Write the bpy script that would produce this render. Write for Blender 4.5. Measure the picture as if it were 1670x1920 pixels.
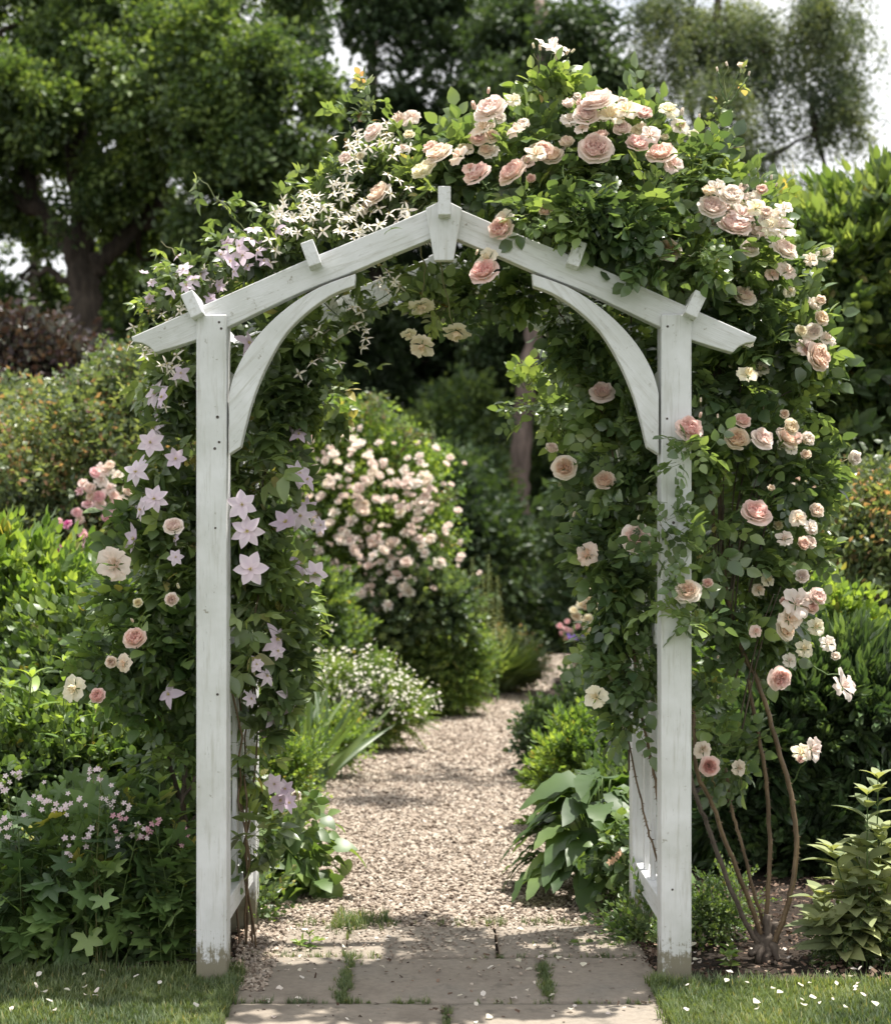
import bpy, math, random
import numpy as np
from mathutils import Vector, Matrix

for o in list(bpy.data.objects): bpy.data.objects.remove(o)
SC = bpy.context.scene
COL = SC.collection

# ------------------------------------------------------------------ camera
CAM_D, CAM_H, FPX, CX, HY = 4.5, 1.22, 2880.0, 835.0, 1061.0
cam = bpy.data.cameras.new('camera')
cam_o = bpy.data.objects.new('camera', cam); COL.objects.link(cam_o)
cam_o.location = (0, -CAM_D, CAM_H); cam_o.rotation_euler = (math.radians(90), 0, 0)
cam.sensor_fit = 'AUTO'; cam.sensor_width = 36; cam.lens = 36*FPX/1920
cam.shift_y = (HY-960)/1920
cam.clip_start = .05; cam.clip_end = 500
cam.dof.use_dof = True; cam.dof.focus_distance = CAM_D+.05; cam.dof.aperture_fstop = 3.6
SC.camera = cam_o

# ------------------------------------------------------------------ sky, sun, exposure
SUN = Vector((.26, .13, 1)).normalized()
el = math.asin(SUN.z); az = math.atan2(SUN.x, SUN.y)
w = bpy.data.worlds.new('World'); SC.world = w; w.use_nodes = True
nt = w.node_tree; nt.nodes.clear()
def N(nt, t, **k):
    n = nt.nodes.new(t)
    for a, b in k.items(): setattr(n, a, b)
    return n
sky = N(nt, 'ShaderNodeTexSky', sky_type='NISHITA', sun_disc=False, sun_elevation=el, sun_rotation=az)
tc = N(nt, 'ShaderNodeTexCoord'); mp = N(nt, 'ShaderNodeMapping'); mp.inputs['Scale'].default_value = (1, 1, 2.2)
nz = N(nt, 'ShaderNodeTexNoise'); nz.inputs['Scale'].default_value = 3.2; nz.inputs['Detail'].default_value = 8
cr = N(nt, 'ShaderNodeValToRGB'); cr.color_ramp.elements[0].position = .20; cr.color_ramp.elements[1].position = .40
mx = N(nt, 'ShaderNodeMixRGB'); mx.inputs[2].default_value = (9.0, 9.1, 9.3, 1)
bg = N(nt, 'ShaderNodeBackground'); bg.inputs[1].default_value = .068
wo = N(nt, 'ShaderNodeOutputWorld'); L = nt.links.new
L(tc.outputs['Generated'], mp.inputs[0]); L(mp.outputs[0], nz.inputs[0]); L(nz.outputs[0], cr.inputs[0])
L(cr.outputs[0], mx.inputs[0]); L(sky.outputs[0], mx.inputs[1]); L(mx.outputs[0], bg.inputs[0]); L(bg.outputs[0], wo.inputs[0])
sl = bpy.data.lights.new('sun', 'SUN'); sl.energy = 4.6; sl.angle = math.radians(.6); sl.color = (1, .955, .87)
so = bpy.data.objects.new('sun', sl); COL.objects.link(so)
so.rotation_euler = SUN.to_track_quat('Z', 'Y').to_euler()
SC.view_settings.view_transform = 'Standard'; SC.view_settings.look = 'None'
SC.view_settings.gamma = 1; SC.view_settings.exposure = 1.1
cy = SC.cycles
SC.render.engine = 'CYCLES'
cy.max_bounces = 7; cy.diffuse_bounces = 4; cy.glossy_bounces = 2; cy.transmission_bounces = 4; cy.transparent_max_bounces = 4
cy.use_denoising = True; cy.sample_clamp_indirect = 6; cy.caustics_reflective = False; cy.caustics_refractive = False

# ------------------------------------------------------------------ helpers
rng = np.random.default_rng(11); random.seed(5)
def P(px, py, Y):
    """where a sight line through a traced point of the photograph meets the real distance Y"""
    D = Y+CAM_D
    return np.array([(px-CX)/FPX*D, Y, CAM_H-(py-HY)/FPX*D])
def unit(v):
    v = np.asarray(v, float); return v/np.maximum(np.linalg.norm(v, axis=-1, keepdims=True), 1e-9)

class T:   # a small template shape: vertices, faces, per-vertex tip/rnd, per-face material
    def __init__(s, v, f, tip=None, rnd=None, mi=None):
        s.v = np.asarray(v, float).reshape(-1, 3); s.f = [tuple(x) for x in f]
        n = len(s.v); s.tip = np.zeros(n) if tip is None else np.asarray(tip, float)
        s.rnd = np.zeros(n) if rnd is None else np.asarray(rnd, float)
        s.mi = [0]*len(s.f) if mi is None else list(mi)
def frame(f, n):
    f = unit(f); x = unit(np.cross(f, n)); n = np.cross(x, f)
    return np.stack([x, f, n], -1)
def join(items):  # items: (T, 3x3 rotation, offset, scale, rnd offset, material override or None)
    V, F, TP, RD, MI, k = [], [], [], [], [], 0
    for t, Rm, off, sc, rd, mi in items:
        V.append((t.v*sc)@np.asarray(Rm).T+off); F += [tuple(i+k for i in f) for f in t.f]
        TP.append(t.tip); RD.append(t.rnd+rd); MI += t.mi if mi is None else [mi]*len(t.f); k += len(t.v)
    return T(np.concatenate(V), F, np.concatenate(TP), np.concatenate(RD), MI)
I3 = np.eye(3)
class Geo:
    def __init__(s): s.V=[]; s.L=[]; s.S=[]; s.TP=[]; s.RD=[]; s.MI=[]; s.n=0
    def add(s, t, Rm=None, pos=None, sc=1., rnd=None):
        if Rm is None: Rm = I3[None]
        if pos is None: pos = np.zeros((1, 3))
        pos = np.asarray(pos, float).reshape(-1, 3); m = len(pos)
        if m == 0: return s
        Rm = np.broadcast_to(Rm, (m, 3, 3)); sc = np.broadcast_to(np.asarray(sc, float), (m,))
        if rnd is None: rnd = rng.random(m)
        rnd = np.broadcast_to(rnd, (m,))
        v = np.einsum('mij,nj->mni', Rm*sc[:, None, None], t.v)+pos[:, None]
        s.V.append(v.reshape(-1, 3)); nv = len(t.v)
        base = np.array([i for f in t.f for i in f]); sz = np.array([len(f) for f in t.f])
        s.L.append((base[None]+(np.arange(m)*nv)[:, None]+s.n).ravel()); s.S.append(np.tile(sz, m))
        s.TP.append(np.tile(t.tip, m)); s.RD.append((t.rnd[None]+rnd[:, None]).ravel()); s.MI.append(np.tile(t.mi, m))
        s.n += m*nv; return s
    def mesh(s, name, mats, origin=(0, 0, 0), smooth=True):
        me = bpy.data.meshes.new(name)
        V = np.concatenate(s.V)-np.asarray(origin); Lp = np.concatenate(s.L); S = np.concatenate(s.S)
        me.vertices.add(len(V)); me.vertices.foreach_set('co', V.ravel().astype(np.float32))
        me.loops.add(len(Lp)); me.loops.foreach_set('vertex_index', Lp.astype(np.int32))
        me.polygons.add(len(S)); st = np.concatenate([[0], np.cumsum(S)[:-1]])
        me.polygons.foreach_set('loop_start', st.astype(np.int32))
        for m in mats: me.materials.append(m)
        me.polygons.foreach_set('material_index', np.concatenate(s.MI).astype(np.int32))
        me.update(calc_edges=True)
        me.polygons.foreach_set('use_smooth', np.full(len(S), smooth))
        for nm, arr in (('tip', s.TP), ('rnd', s.RD)):
            a = me.attributes.new(nm, 'FLOAT', 'POINT'); a.data.foreach_set('value', np.concatenate(arr).astype(np.float32))
        return me
    def obj(s, name, mats, parent=None, origin=(0, 0, 0), smooth=True):
        o = bpy.data.objects.new(name, s.mesh(name, mats, origin if parent is None else parent.location, smooth))
        if parent is None: o.location = origin
        else: o.parent = parent
        COL.objects.link(o); return o
def tag(o, label=None, cat=None, group=None, kind=None):
    for k, v in (('label', label), ('category', cat), ('group', group), ('kind', kind)):
        if v: o[k] = v
    return o
def thing(name, loc, label, cat, group=None):
    o = bpy.data.objects.new(name, None); o.empty_display_size = .1; COL.objects.link(o); o.location = loc
    return tag(o, label, cat, group)

# ------------------------------------------------------------------ materials
def mat(name):
    m = bpy.data.materials.new(name); m.use_nodes = True; m.node_tree.nodes.clear(); return m, m.node_tree
def out(nt, sh, disp=None):
    o = N(nt, 'ShaderNodeOutputMaterial'); nt.links.new(sh, o.inputs[0])
def rgba(c): return (*c, 1)
def ramp(nt, fac, stops, interp='LINEAR'):
    r = N(nt, 'ShaderNodeValToRGB'); e = r.color_ramp.elements; r.color_ramp.interpolation = interp
    while len(e) < len(stops): e.new(.5)
    for q, (p, c) in zip(e, stops): q.position = p; q.color = rgba(c) if len(c) == 3 else c
    nt.links.new(fac, r.inputs[0]); return r.outputs[0]
def mix(nt, fac, a, b, mode='MIX'):
    m = N(nt, 'ShaderNodeMixRGB', blend_type=mode)
    for i, x in ((0, fac), (1, a), (2, b)):
        if isinstance(x, (int, float)): m.inputs[i].default_value = x
        elif isinstance(x, tuple): m.inputs[i].default_value = rgba(x)
        else: nt.links.new(x, m.inputs[i])
    return m.outputs[0]
def noise(nt, scale, detail=3, rough=.5, coord='Object', mscale=(1, 1, 1), rot=(0, 0, 0)):
    t = N(nt, 'ShaderNodeTexCoord'); m = N(nt, 'ShaderNodeMapping'); m.inputs['Scale'].default_value = mscale; m.inputs['Rotation'].default_value = rot
    n = N(nt, 'ShaderNodeTexNoise'); n.inputs['Scale'].default_value = scale; n.inputs['Detail'].default_value = detail; n.inputs['Roughness'].default_value = rough
    nt.links.new(t.outputs[coord], m.inputs[0]); nt.links.new(m.outputs[0], n.inputs[0]); return n.outputs[0]
def attr(nt, nm):
    a = N(nt, 'ShaderNodeAttribute', attribute_name=nm); return a.outputs['Fac']
def bump(nt, h, strength=.3, dist=.002):
    b = N(nt, 'ShaderNodeBump'); b.inputs['Strength'].default_value = strength; b.inputs['Distance'].default_value = dist
    nt.links.new(h, b.inputs['Height']); return b.outputs[0]
def leaf_mat(name, dark, mid, light, odd=None, trans=.38, rough=.33, spec=.75, nscale=3., oddp=.97):
    m, nt = mat(name)
    f = attr(nt, 'rnd'); fr = N(nt, 'ShaderNodeMath', operation='FRACT'); nt.links.new(f, fr.inputs[0])
    st = [(0, dark), (.45, mid), (.9, light)]
    if odd: st = [(0, dark), (.45*oddp/.97, mid), (.93*oddp, light), (oddp-.012, light), (oddp, odd)]
    c = ramp(nt, fr.outputs[0], st)
    n = noise(nt, nscale, 2)
    n2 = ramp(nt, n, [(.33, (.6, .66, .7)), (.67, (1.35, 1.26, 1.0))])
    c = mix(nt, 1., c, n2, 'MULTIPLY'); hs = N(nt, 'ShaderNodeHueSaturation'); hs.inputs['Saturation'].default_value = .86; nt.links.new(c, hs.inputs['Color']); c = hs.outputs[0]
    g = N(nt, 'ShaderNodeNewGeometry')
    cb = mix(nt, .45, c, (.16, .2, .13)); c2 = mix(nt, g.outputs['Backfacing'], c, cb)
    p = N(nt, 'ShaderNodeBsdfPrincipled'); p.inputs['Roughness'].default_value = rough
    p.inputs['Specular IOR Level'].default_value = spec
    nt.links.new(c2, p.inputs['Base Color'])
    tr = N(nt, 'ShaderNodeBsdfTranslucent'); tcol = mix(nt, 1., c, (1.75, 1.65, .75), 'MULTIPLY'); nt.links.new(tcol, tr.inputs[0])
    ms = N(nt, 'ShaderNodeMixShader'); ms.inputs[0].default_value = trans
    nt.links.new(p.outputs[0], ms.inputs[1]); nt.links.new(tr.outputs[0], ms.inputs[2]); out(nt, ms.outputs[0]); return m
def petal_mat(name, rim, mid, heart, trans=.45, vary=.07):
    rim, mid, heart = [tuple(min(.93, x*.60+.40*w_) for x, w_ in zip(c, (1.08, .97, .90))) if sum(c) > 1.2 else c for c in (rim, mid, heart)]
    m, nt = mat(name)
    c = ramp(nt, attr(nt, 'tip'), [(0, rim), (.5, mid), (1, heart)])
    oi = N(nt, 'ShaderNodeObjectInfo')
    v = ramp(nt, oi.outputs['Random'], [(0, (1, 1-vary, 1-vary)), (.5, (1, 1, 1)), (1, (1, 1.0, 1-vary))])
    c = mix(nt, 1., c, v, 'MULTIPLY')
    n = noise(nt, 60, 2); c = mix(nt, ramp(nt, n, [(.45, (0, 0, 0)), (.75, (.35, .35, .35))]), c, tuple(x*.86 for x in mid))
    p = N(nt, 'ShaderNodeBsdfPrincipled'); p.inputs['Roughness'].default_value = .6; p.inputs['Specular IOR Level'].default_value = .2
    nt.links.new(c, p.inputs['Base Color'])
    tr = N(nt, 'ShaderNodeBsdfTranslucent'); nt.links.new(c, tr.inputs[0])
    ms = N(nt, 'ShaderNodeMixShader'); ms.inputs[0].default_value = trans
    nt.links.new(p.outputs[0], ms.inputs[1]); nt.links.new(tr.outputs[0], ms.inputs[2]); out(nt, ms.outputs[0]); return m
def plain_mat(name, a, b, scale=20, rough=.8, bmp=.4, dist=.004, mscale=(1, 1, 1), spec=.3):
    m, nt = mat(name); n = noise(nt, scale, 5, .6, mscale=mscale)
    p = N(nt, 'ShaderNodeBsdfPrincipled'); p.inputs['Roughness'].default_value = rough; p.inputs['Specular IOR Level'].default_value = spec
    nt.links.new(ramp(nt, n, [(.3, a), (.7, b)]), p.inputs['Base Color']); nt.links.new(bump(nt, n, bmp, dist), p.inputs['Normal'])
    out(nt, p.outputs[0]); return m
def rnd_mat(name, stops, rough=.8, spec=.3):
    m, nt = mat(name); fr = N(nt, 'ShaderNodeMath', operation='FRACT'); nt.links.new(attr(nt, 'rnd'), fr.inputs[0])
    p = N(nt, 'ShaderNodeBsdfPrincipled'); p.inputs['Roughness'].default_value = rough; p.inputs['Specular IOR Level'].default_value = spec
    nt.links.new(ramp(nt, fr.outputs[0], stops), p.inputs['Base Color']); out(nt, p.outputs[0]); return m

def paint_mat(name, grain):   # weathered white paint on softwood, grain = angle of the grain in the XZ plane, or 'Y'
    m, nt = mat(name)
    tcn = N(nt, 'ShaderNodeTexCoord'); mp = N(nt, 'ShaderNodeMapping'); mp.vector_type = 'POINT'
    if grain == 'Y': ms = (14, 1, 14); rot = (0, 0, 0)
    else: ms = (1, 14, 14); rot = (0, math.radians(grain), 0)
    m1 = N(nt, 'ShaderNodeMapping'); m1.inputs['Rotation'].default_value = rot; mp.inputs['Scale'].default_value = ms
    geo = N(nt, 'ShaderNodeNewGeometry')
    nt.links.new(geo.outputs['Position'], m1.inputs[0]); nt.links.new(m1.outputs[0], mp.inputs[0])
    def nz(sc, d, r, v):
        n = N(nt, 'ShaderNodeTexNoise'); n.inputs['Scale'].default_value = sc; n.inputs['Detail'].default_value = d; n.inputs['Roughness'].default_value = r
        nt.links.new(v, n.inputs[0]); return n.outputs[0]
    g1 = nz(5, 6, .65, mp.outputs[0]); g2 = nz(17, 4, .6, mp.outputs[0]); s1 = nz(38, 6, .7, geo.outputs['Position']); s2 = nz(4.5, 4, .6, geo.outputs['Position'])
    c = mix(nt, ramp(nt, s2, [(.38, (0, 0, 0)), (.66, (.75, .75, .75))]), (.72, .725, .74), (.50, .51, .48))
    c = mix(nt, ramp(nt, g1, [(.52, (0, 0, 0)), (.70, (.6, .6, .6))]), c, (.40, .39, .34))
    crack = ramp(nt, g2, [(.655, (0, 0, 0)), (.675, (.5, .5, .5)), (.70, (0, 0, 0))])
    c = mix(nt, crack, c, (.24, .22, .19))
    spot = ramp(nt, s1, [(.62, (0, 0, 0)), (.66, (1, 1, 1))]); g1b = mix(nt, 1., g1, ramp(nt, s2, [(.35, (.6, .6, .6)), (.65, (1.05, 1.05, 1.05))]), 'MULTIPLY'); spot = mix(nt, 1., spot, ramp(nt, s2, [(.44, (0, 0, 0)), (.58, (.8, .8, .8))]), 'MULTIPLY')
    c = mix(nt, spot, c, (.27, .25, .20))
    sep = N(nt, 'ShaderNodeSeparateXYZ'); nt.links.new(geo.outputs['Position'], sep.inputs[0])
    ad = N(nt, 'ShaderNodeMath', operation='MULTIPLY_ADD'); nt.links.new(mix(nt, .5, s1, g1), ad.inputs[0]); ad.inputs[1].default_value = -.55; nt.links.new(sep.outputs[2], ad.inputs[2])
    lo = ramp(nt, ad.outputs[0], [(0, (0, 0, 0)), (.001, (0, 0, 0))])
    mr = N(nt, 'ShaderNodeMapRange'); mr.inputs['From Min'].default_value = -.20; mr.inputs['From Max'].default_value = -.165
    mr.inputs['To Min'].default_value = .95; mr.inputs['To Max'].default_value = 0; nt.links.new(ad.outputs[0], mr.inputs[0])
    c = mix(nt, mr.outputs[0], c, (.20, .18, .12))
    p = N(nt, 'ShaderNodeBsdfPrincipled'); p.inputs['Roughness'].default_value = .55; p.inputs['Specular IOR Level'].default_value = .3
    nt.links.new(c, p.inputs['Base Color'])
    h = mix(nt, .5, g1, g2); h = mix(nt, crack, h, (0, 0, 0)); nt.links.new(bump(nt, h, .55, .0035), p.inputs['Normal'])
    out(nt, p.outputs[0]); return m

M = {}
M['paint_v'] = paint_mat('white_paint_upright', 90); M['paint_l'] = paint_mat('white_paint_left_slope', -23+46)
M['paint_r'] = paint_mat('white_paint_right_slope', -23); M['paint_y'] = paint_mat('white_paint_purlin', 'Y')
M['paint_bl'] = paint_mat('white_paint_left_brace', 48); M['paint_br'] = paint_mat('white_paint_right_brace', -48)
M['end'] = plain_mat('weathered_end_grain', (.30, .28, .22), (.62, .61, .54), 40, .7, .4, .003)
M['screw'] = plain_mat('rusty_screw', (.05, .04, .035), (.16, .14, .12), 200, .5)
M['rose_leaf'] = leaf_mat('rose_leaf', (.06, .115, .05), (.105, .185, .065), (.20, .30, .09), (.36, .32, .10), .38, .29, .85, 5.)
M['clem_leaf'] = leaf_mat('clematis_leaf', (.065, .115, .04), (.115, .185, .055), (.21, .30, .09), (.38, .34, .13), .40, .33, nscale=5., oddp=.95)
M['young_leaf'] = leaf_mat('young_leaf', (.10, .17, .04), (.15, .24, .06), (.24, .33, .10), (.34, .20, .10), .42, .38)
M['lime_leaf'] = leaf_mat('lime_leaf', (0.088, 0.185, 0.024), (0.149, 0.270, 0.033), (0.263, 0.383, 0.050), (.42, .38, .07), .42, .38, .5)
M['mid_leaf'] = leaf_mat('mid_leaf', (0.052, 0.114, 0.024), (0.088, 0.170, 0.033), (0.175, 0.270, 0.050), (.34, .30, .06), .38, .45)
M['blue_leaf'] = leaf_mat('blue_green_leaf', (0.061, 0.121, 0.050), (0.096, 0.170, 0.066), (0.175, 0.256, 0.094), None, .33, .45)
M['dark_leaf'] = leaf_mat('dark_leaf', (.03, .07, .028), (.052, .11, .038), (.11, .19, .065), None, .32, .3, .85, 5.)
M['geranium_leaf'] = leaf_mat('geranium_leaf', (.06, .13, .035), (.095, .185, .045), (.15, .26, .06), (.50, .46, .06), .36, .5, oddp=.93)
M['grey_leaf'] = leaf_mat('grey_green_leaf', (0.175, 0.227, 0.099), (0.263, 0.312, 0.138), (0.367, 0.412, 0.187), None, .32, .6, .3)
M['bronze_leaf'] = leaf_mat('bronze_rose_leaf', (.055, .10, .04), (.11, .17, .065), (.24, .30, .13), (.36, .20, .13), .38, .42, oddp=.84)
M['purple_leaf'] = leaf_mat('purple_leaf', (.022, .012, .016), (.045, .022, .028), (.07, .035, .04), None, .25, .45)
M['laurel_leaf'] = leaf_mat('laurel_leaf', (.05, .11, .03), (.10, .18, .045), (.25, .34, .09), (.55, .42, .10), .38, .26, .85, 2.2, .95)
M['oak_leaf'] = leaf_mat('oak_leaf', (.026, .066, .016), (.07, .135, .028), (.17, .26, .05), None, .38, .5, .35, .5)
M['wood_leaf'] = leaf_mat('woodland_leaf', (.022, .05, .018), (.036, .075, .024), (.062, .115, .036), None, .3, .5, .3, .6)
M['birch_leaf'] = leaf_mat('birch_leaf', (.05, .085, .045), (.09, .135, .07), (.16, .20, .11), None, .36, .5, .3, .8)
M['grass'] = leaf_mat('grass_blade', (.06, .11, .03), (.105, .165, .045), (.19, .24, .08), (.38, .33, .14), .35, .5)
M['stem'] = rnd_mat('green_stem', [(0, (.06, .10, .03)), (.6, (.10, .15, .045)), (1, (.18, .15, .07))], .6)
M['cane'] = plain_mat('brown_rose_cane', (.075, .05, .03), (.21, .145, .085), 35, .5, .5, .003, (1, 1, .3))
M['old_cane'] = plain_mat('grey_old_cane', (.055, .042, .035), (.15, .12, .095), 45, .8, .8, .006, (1, 1, .3))
M['bark'] = plain_mat('furrowed_bark', (.022, .018, .014), (.085, .068, .052), 9, .9, 1., .05, (1, 1, .22))
M['pine_bark'] = plain_mat('pinkish_bark', (.09, .07, .06), (.34, .26, .22), 8, .9, 1., .05, (1, 1, .25))
M['sepal'] = rnd_mat('sepal', [(0, (.10, .17, .05)), (1, (.20, .24, .09))], .6)
M['stamen'] = rnd_mat('stamen', [(0, (.62, .52, .18)), (1, (.80, .72, .40))], .7)
M['p_pink'] = petal_mat('rose_petal_pink', (.88, .64, .58), (.88, .50, .46), (.86, .33, .31))
M['p_blush'] = petal_mat('rose_petal_blush', (.90, .76, .70), (.90, .66, .60), (.88, .46, .42))
M['p_peach'] = petal_mat('rose_petal_peach', (.90, .76, .64), (.90, .62, .44), (.88, .44, .20))
M['p_cream'] = petal_mat('rose_petal_cream', (.92, .84, .66), (.92, .74, .44), (.90, .58, .20))
M['p_white'] = petal_mat('rose_petal_white', (.87, .81, .76), (.86, .74, .68), (.84, .60, .54))
M['p_faded'] = petal_mat('rose_petal_faded', (.74, .66, .55), (.66, .52, .40), (.50, .34, .20))
M['p_bgpink'] = petal_mat('shrub_rose_pink', (.80, .52, .58), (.76, .38, .46), (.66, .22, .34))
M['p_magenta'] = petal_mat('shrub_rose_magenta', (.70, .20, .42), (.62, .12, .34), (.5, .08, .25))
M['p_clem'] = petal_mat('clematis_tepal', (.62, .48, .72), (.58, .42, .68), (.50, .36, .62), .35, .03)
M['p_clemw'] = petal_mat('clematis_pale_tepal', (.76, .66, .82), (.68, .56, .76), (.60, .46, .70), .35, .03)
M['p_star'] = petal_mat('star_tepal', (.82, .81, .70), (.80, .78, .60), (.72, .74, .45), .3, .05)
M['p_lilac'] = petal_mat('small_lilac_petal', (.72, .58, .72), (.62, .42, .62), (.5, .25, .45))
M['p_orange'] = petal_mat('orange_petal', (.80, .36, .12), (.78, .30, .08), (.6, .2, .05))
M['p_purple'] = petal_mat('purple_petal', (.17, .11, .38), (.13, .08, .32), (.3, .2, .5))
M['p_lemon'] = petal_mat('lemon_petal', (.82, .78, .62), (.82, .74, .30), (.8, .6, .08))

# ------------------------------------------------------------------ leaf and flower templates (leaf runs along +Y, upper side +Z)
def leaf(L=1., W=.5, segs=4, fold=.25, droop=.25, p=.75, wav=0.):
    v = [(0, 0, 0)]; f = []; rows = []
    for i in range(1, segs):
        t = i/segs; hw = W/2*math.sin(math.pi*t**p)**.8; y = L*t; z = -droop*L*t*t
        k = len(v); s = wav*(1 if i % 2 else -1)
        v += [(-hw, y, z+fold*hw+s), (0, y, z), (hw, y, z+fold*hw-s)]; rows.append(k)
    v.append((0, L, -droop*L)); tip = len(v)-1; a = rows[0]
    f += [(0, a+1, a), (0, a+2, a+1)]
    for a, b in zip(rows, rows[1:]): f += [(a, a+1, b+1, b), (a+1, a+2, b+2, b+1)]
    a = rows[-1]; f += [(a, a+1, tip), (a+1, a+2, tip)]
    return T(v, f)
def flake(L=1., W=.6, fold=.2, droop=.15):   # two-face leaf for distant crowns
    return T([(0, 0, 0), (-W/2, L*.5, fold*W), (0, L, -droop*L), (W/2, L*.5, fold*W)], [(0, 2, 1), (0, 3, 2)])
def stick(L=1., r=.02, bend=0., n=1, mi=1):
    v = []; f = []
    for i in range(n+1):
        t = i/n
        for k in range(3):
            a = k*2.094; v.append((r*(1-.5*t)*math.cos(a), L*t, r*(1-.5*t)*math.sin(a)-bend*L*t*t))
    for i in range(n):
        for k in range(3): f.append((i*3+k, i*3+(k+1) % 3, i*3+3+(k+1) % 3, i*3+3+k))
    return T(v, f, mi=[mi]*len(f))
def rz(a): c, s = math.cos(a), math.sin(a); return np.array([[c, -s, 0], [s, c, 0], [0, 0, 1.]])
def rx(a): c, s = math.cos(a), math.sin(a); return np.array([[1., 0, 0], [0, c, -s], [0, s, c]])
def ry(a): c, s = math.cos(a), math.sin(a); return np.array([[c, 0, s], [0, 1., 0], [-s, 0, c]])
def palmate(segs=40, cup=.15):
    v = [(0, .12, 0)]; th = np.linspace(-2.75, 2.75, segs)
    for a in th:
        r = (.76+.24*math.cos(6*a))*(1+.09*math.cos(30*a))*(1-.10*abs(a)/2.75)*.56
        v.append((r*math.sin(a), .12+r*math.cos(a), cup*r*(.5+.5*math.cos(6*a))-.25*r*r))
    return T(v, [(0, i+1, i) for i in range(1, segs)])
def pinnate(n=2, L=.085, l=.042, w=.030, lf=None, ang=1.05):   # compound rose leaf
    it = [(stick(L, .0011, .12, 2), I3, 0, 1, 0, None)]
    lf = lf or leaf(1, .72, 4, .22, .18, .8)
    for k in range(n):
        t = (k+1)/(n+.6); y = L*t; z = -.12*L*t*t
        for s in (-1, 1):
            a = s*ang*random.uniform(.85, 1.1)
            it.append((lf, rz(-a)@ry(s*.15)@rx(random.uniform(-.2, .25)), (0, y, z), l*random.uniform(.75, 1), random.uniform(-.06, .06), None))
    it.append((lf, rz(random.uniform(-.15, .15))@rx(-.1), (0, L, -.12*L), l*1.12, 0, None))
    return join(it)
def shoot(n=6, L=.25, l=.06, lf=None, open_=1., whorl=2, r=.0016, bend=.15, grow=.6):  # leafy shoot, leaves in pairs
    it = [(stick(L, r, bend, 3), I3, 0, 1, 0, None)]
    for k in range(n):
        t = (k+1)/n; y = L*t*.98; z = -bend*L*t*t; s = 1-(grow*abs(t-.45))
        for q in range(whorl):
            ph = (k % 2)*math.pi/whorl+q*2*math.pi/whorl+random.uniform(-.35, .35)
            it.append((lf, ry(ph)@rx(open_*random.uniform(.75, 1.2)*(1-.45*t)), (0, y, z), l*s*random.uniform(.8, 1.15), random.uniform(-.1, .1), None))
    return join(it)
def spray(n=8, L=.3, l=.09, lf=None, flat=.5):
    it = []
    for k in range(n):
        y = L*random.random(); a = random.choice((-1, 1))*random.uniform(.3, 1.4)
        it.append((lf, rz(a)@ry(random.gauss(0, flat))@rx(random.gauss(-.1, flat)), (random.gauss(0, L*.13), y, random.gauss(0, L*.12)), l*random.uniform(.7, 1.25), random.uniform(-.12, .12), None))
    return join(it)

def petal_grid(th0, w, R0, R1, z0, z1, curl, ruf, tipv, nu=5, nv=4, flare=0.):
    v = []; f = []; tp = []; ph = random.random()*6
    for j in range(nv+1):
        t = j/nv; r = R0+(R1-R0)*t**.7+flare*max(0, t-.6)**1.3; z = z0+(z1-z0)*t**1.25-curl*max(0, t-.55)**2*4
        for i in range(nu+1):
            u = i/nu*2-1; hw = w*(.30+.70*math.sin(min(1, t*1.25)*math.pi/2)); a = th0+u*hw
            cut = (1-.22*abs(u)**2.6*t)
            rr = (r+ruf*math.sin(ph+u*4.2)*t)*(.55+.45*cut); zz = z0+(z-z0)*cut+ruf*.6*math.sin(ph*2+u*5)*t
            v.append((rr*math.cos(a), rr*math.sin(a), zz)); tp.append(tipv*(1-.35*t) if tipv > .2 else tipv)
    for j in range(nv):
        for i in range(nu): a = j*(nu+1)+i; f.append((a, a+1, a+nu+2, a+nu+1))
    return T(v, f, tp)
def rose(openness=1., fill=9, nu=5, nv=4, rings=None):   # axis +Z, radius about 1; full cupped rosette
    it = []; o = openness
    def ring(n, R0, R1, z0, z1, w, curl, ruf, tipv, flare=0.):
        p0 = random.random()*6
        for k in range(n):
            it.append((petal_grid(p0+k*6.283/n+random.uniform(-.2, .2), w*random.uniform(.8, 1.15), R0, R1*random.uniform(.92, 1.06), z0, z1*random.uniform(.9, 1.08), curl, ruf, tipv, nu, nv, flare), I3, 0, 1, 0, 0))
    ring(5, .1, 1.02*o, -.45, .02+.5*(1-o), .72, .28*o, .05, .0, .18*o)
    ring(5, .1, .92*o, -.42, .18+.35*(1-o), .70, .16, .05, .05, .10*o)
    ring(5, .1, .80*o, -.38, .30+.25*(1-o), .68, .06, .05, .22)
    for k in range(fill):
        q = k/max(1, fill-1); R = (.68-.60*q)*o
        ring(max(3, int(6-3*q)), R*.55, R, -.22, .30-.12*q+random.uniform(-.07, .07), .62, -.02, .075, .35+.65*q, -.05)
    for k in range(5):   # calyx
        a = k*1.2566; it.append((leaf(.5, .22, 3, .2, -.2), rz(a)@rx(.5), (0, 0, -.5), 1, 0, 1))
    it.append((stick(1.1, .045, .1, 2), rx(-math.pi/2), (0, 0, -.45), 1, 0, 2))
    it.append((stick(.28, .17, 0, 1), rx(-math.pi/2), (0, 0, -.36), 1, 0, 1))
    return join(it)
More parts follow.
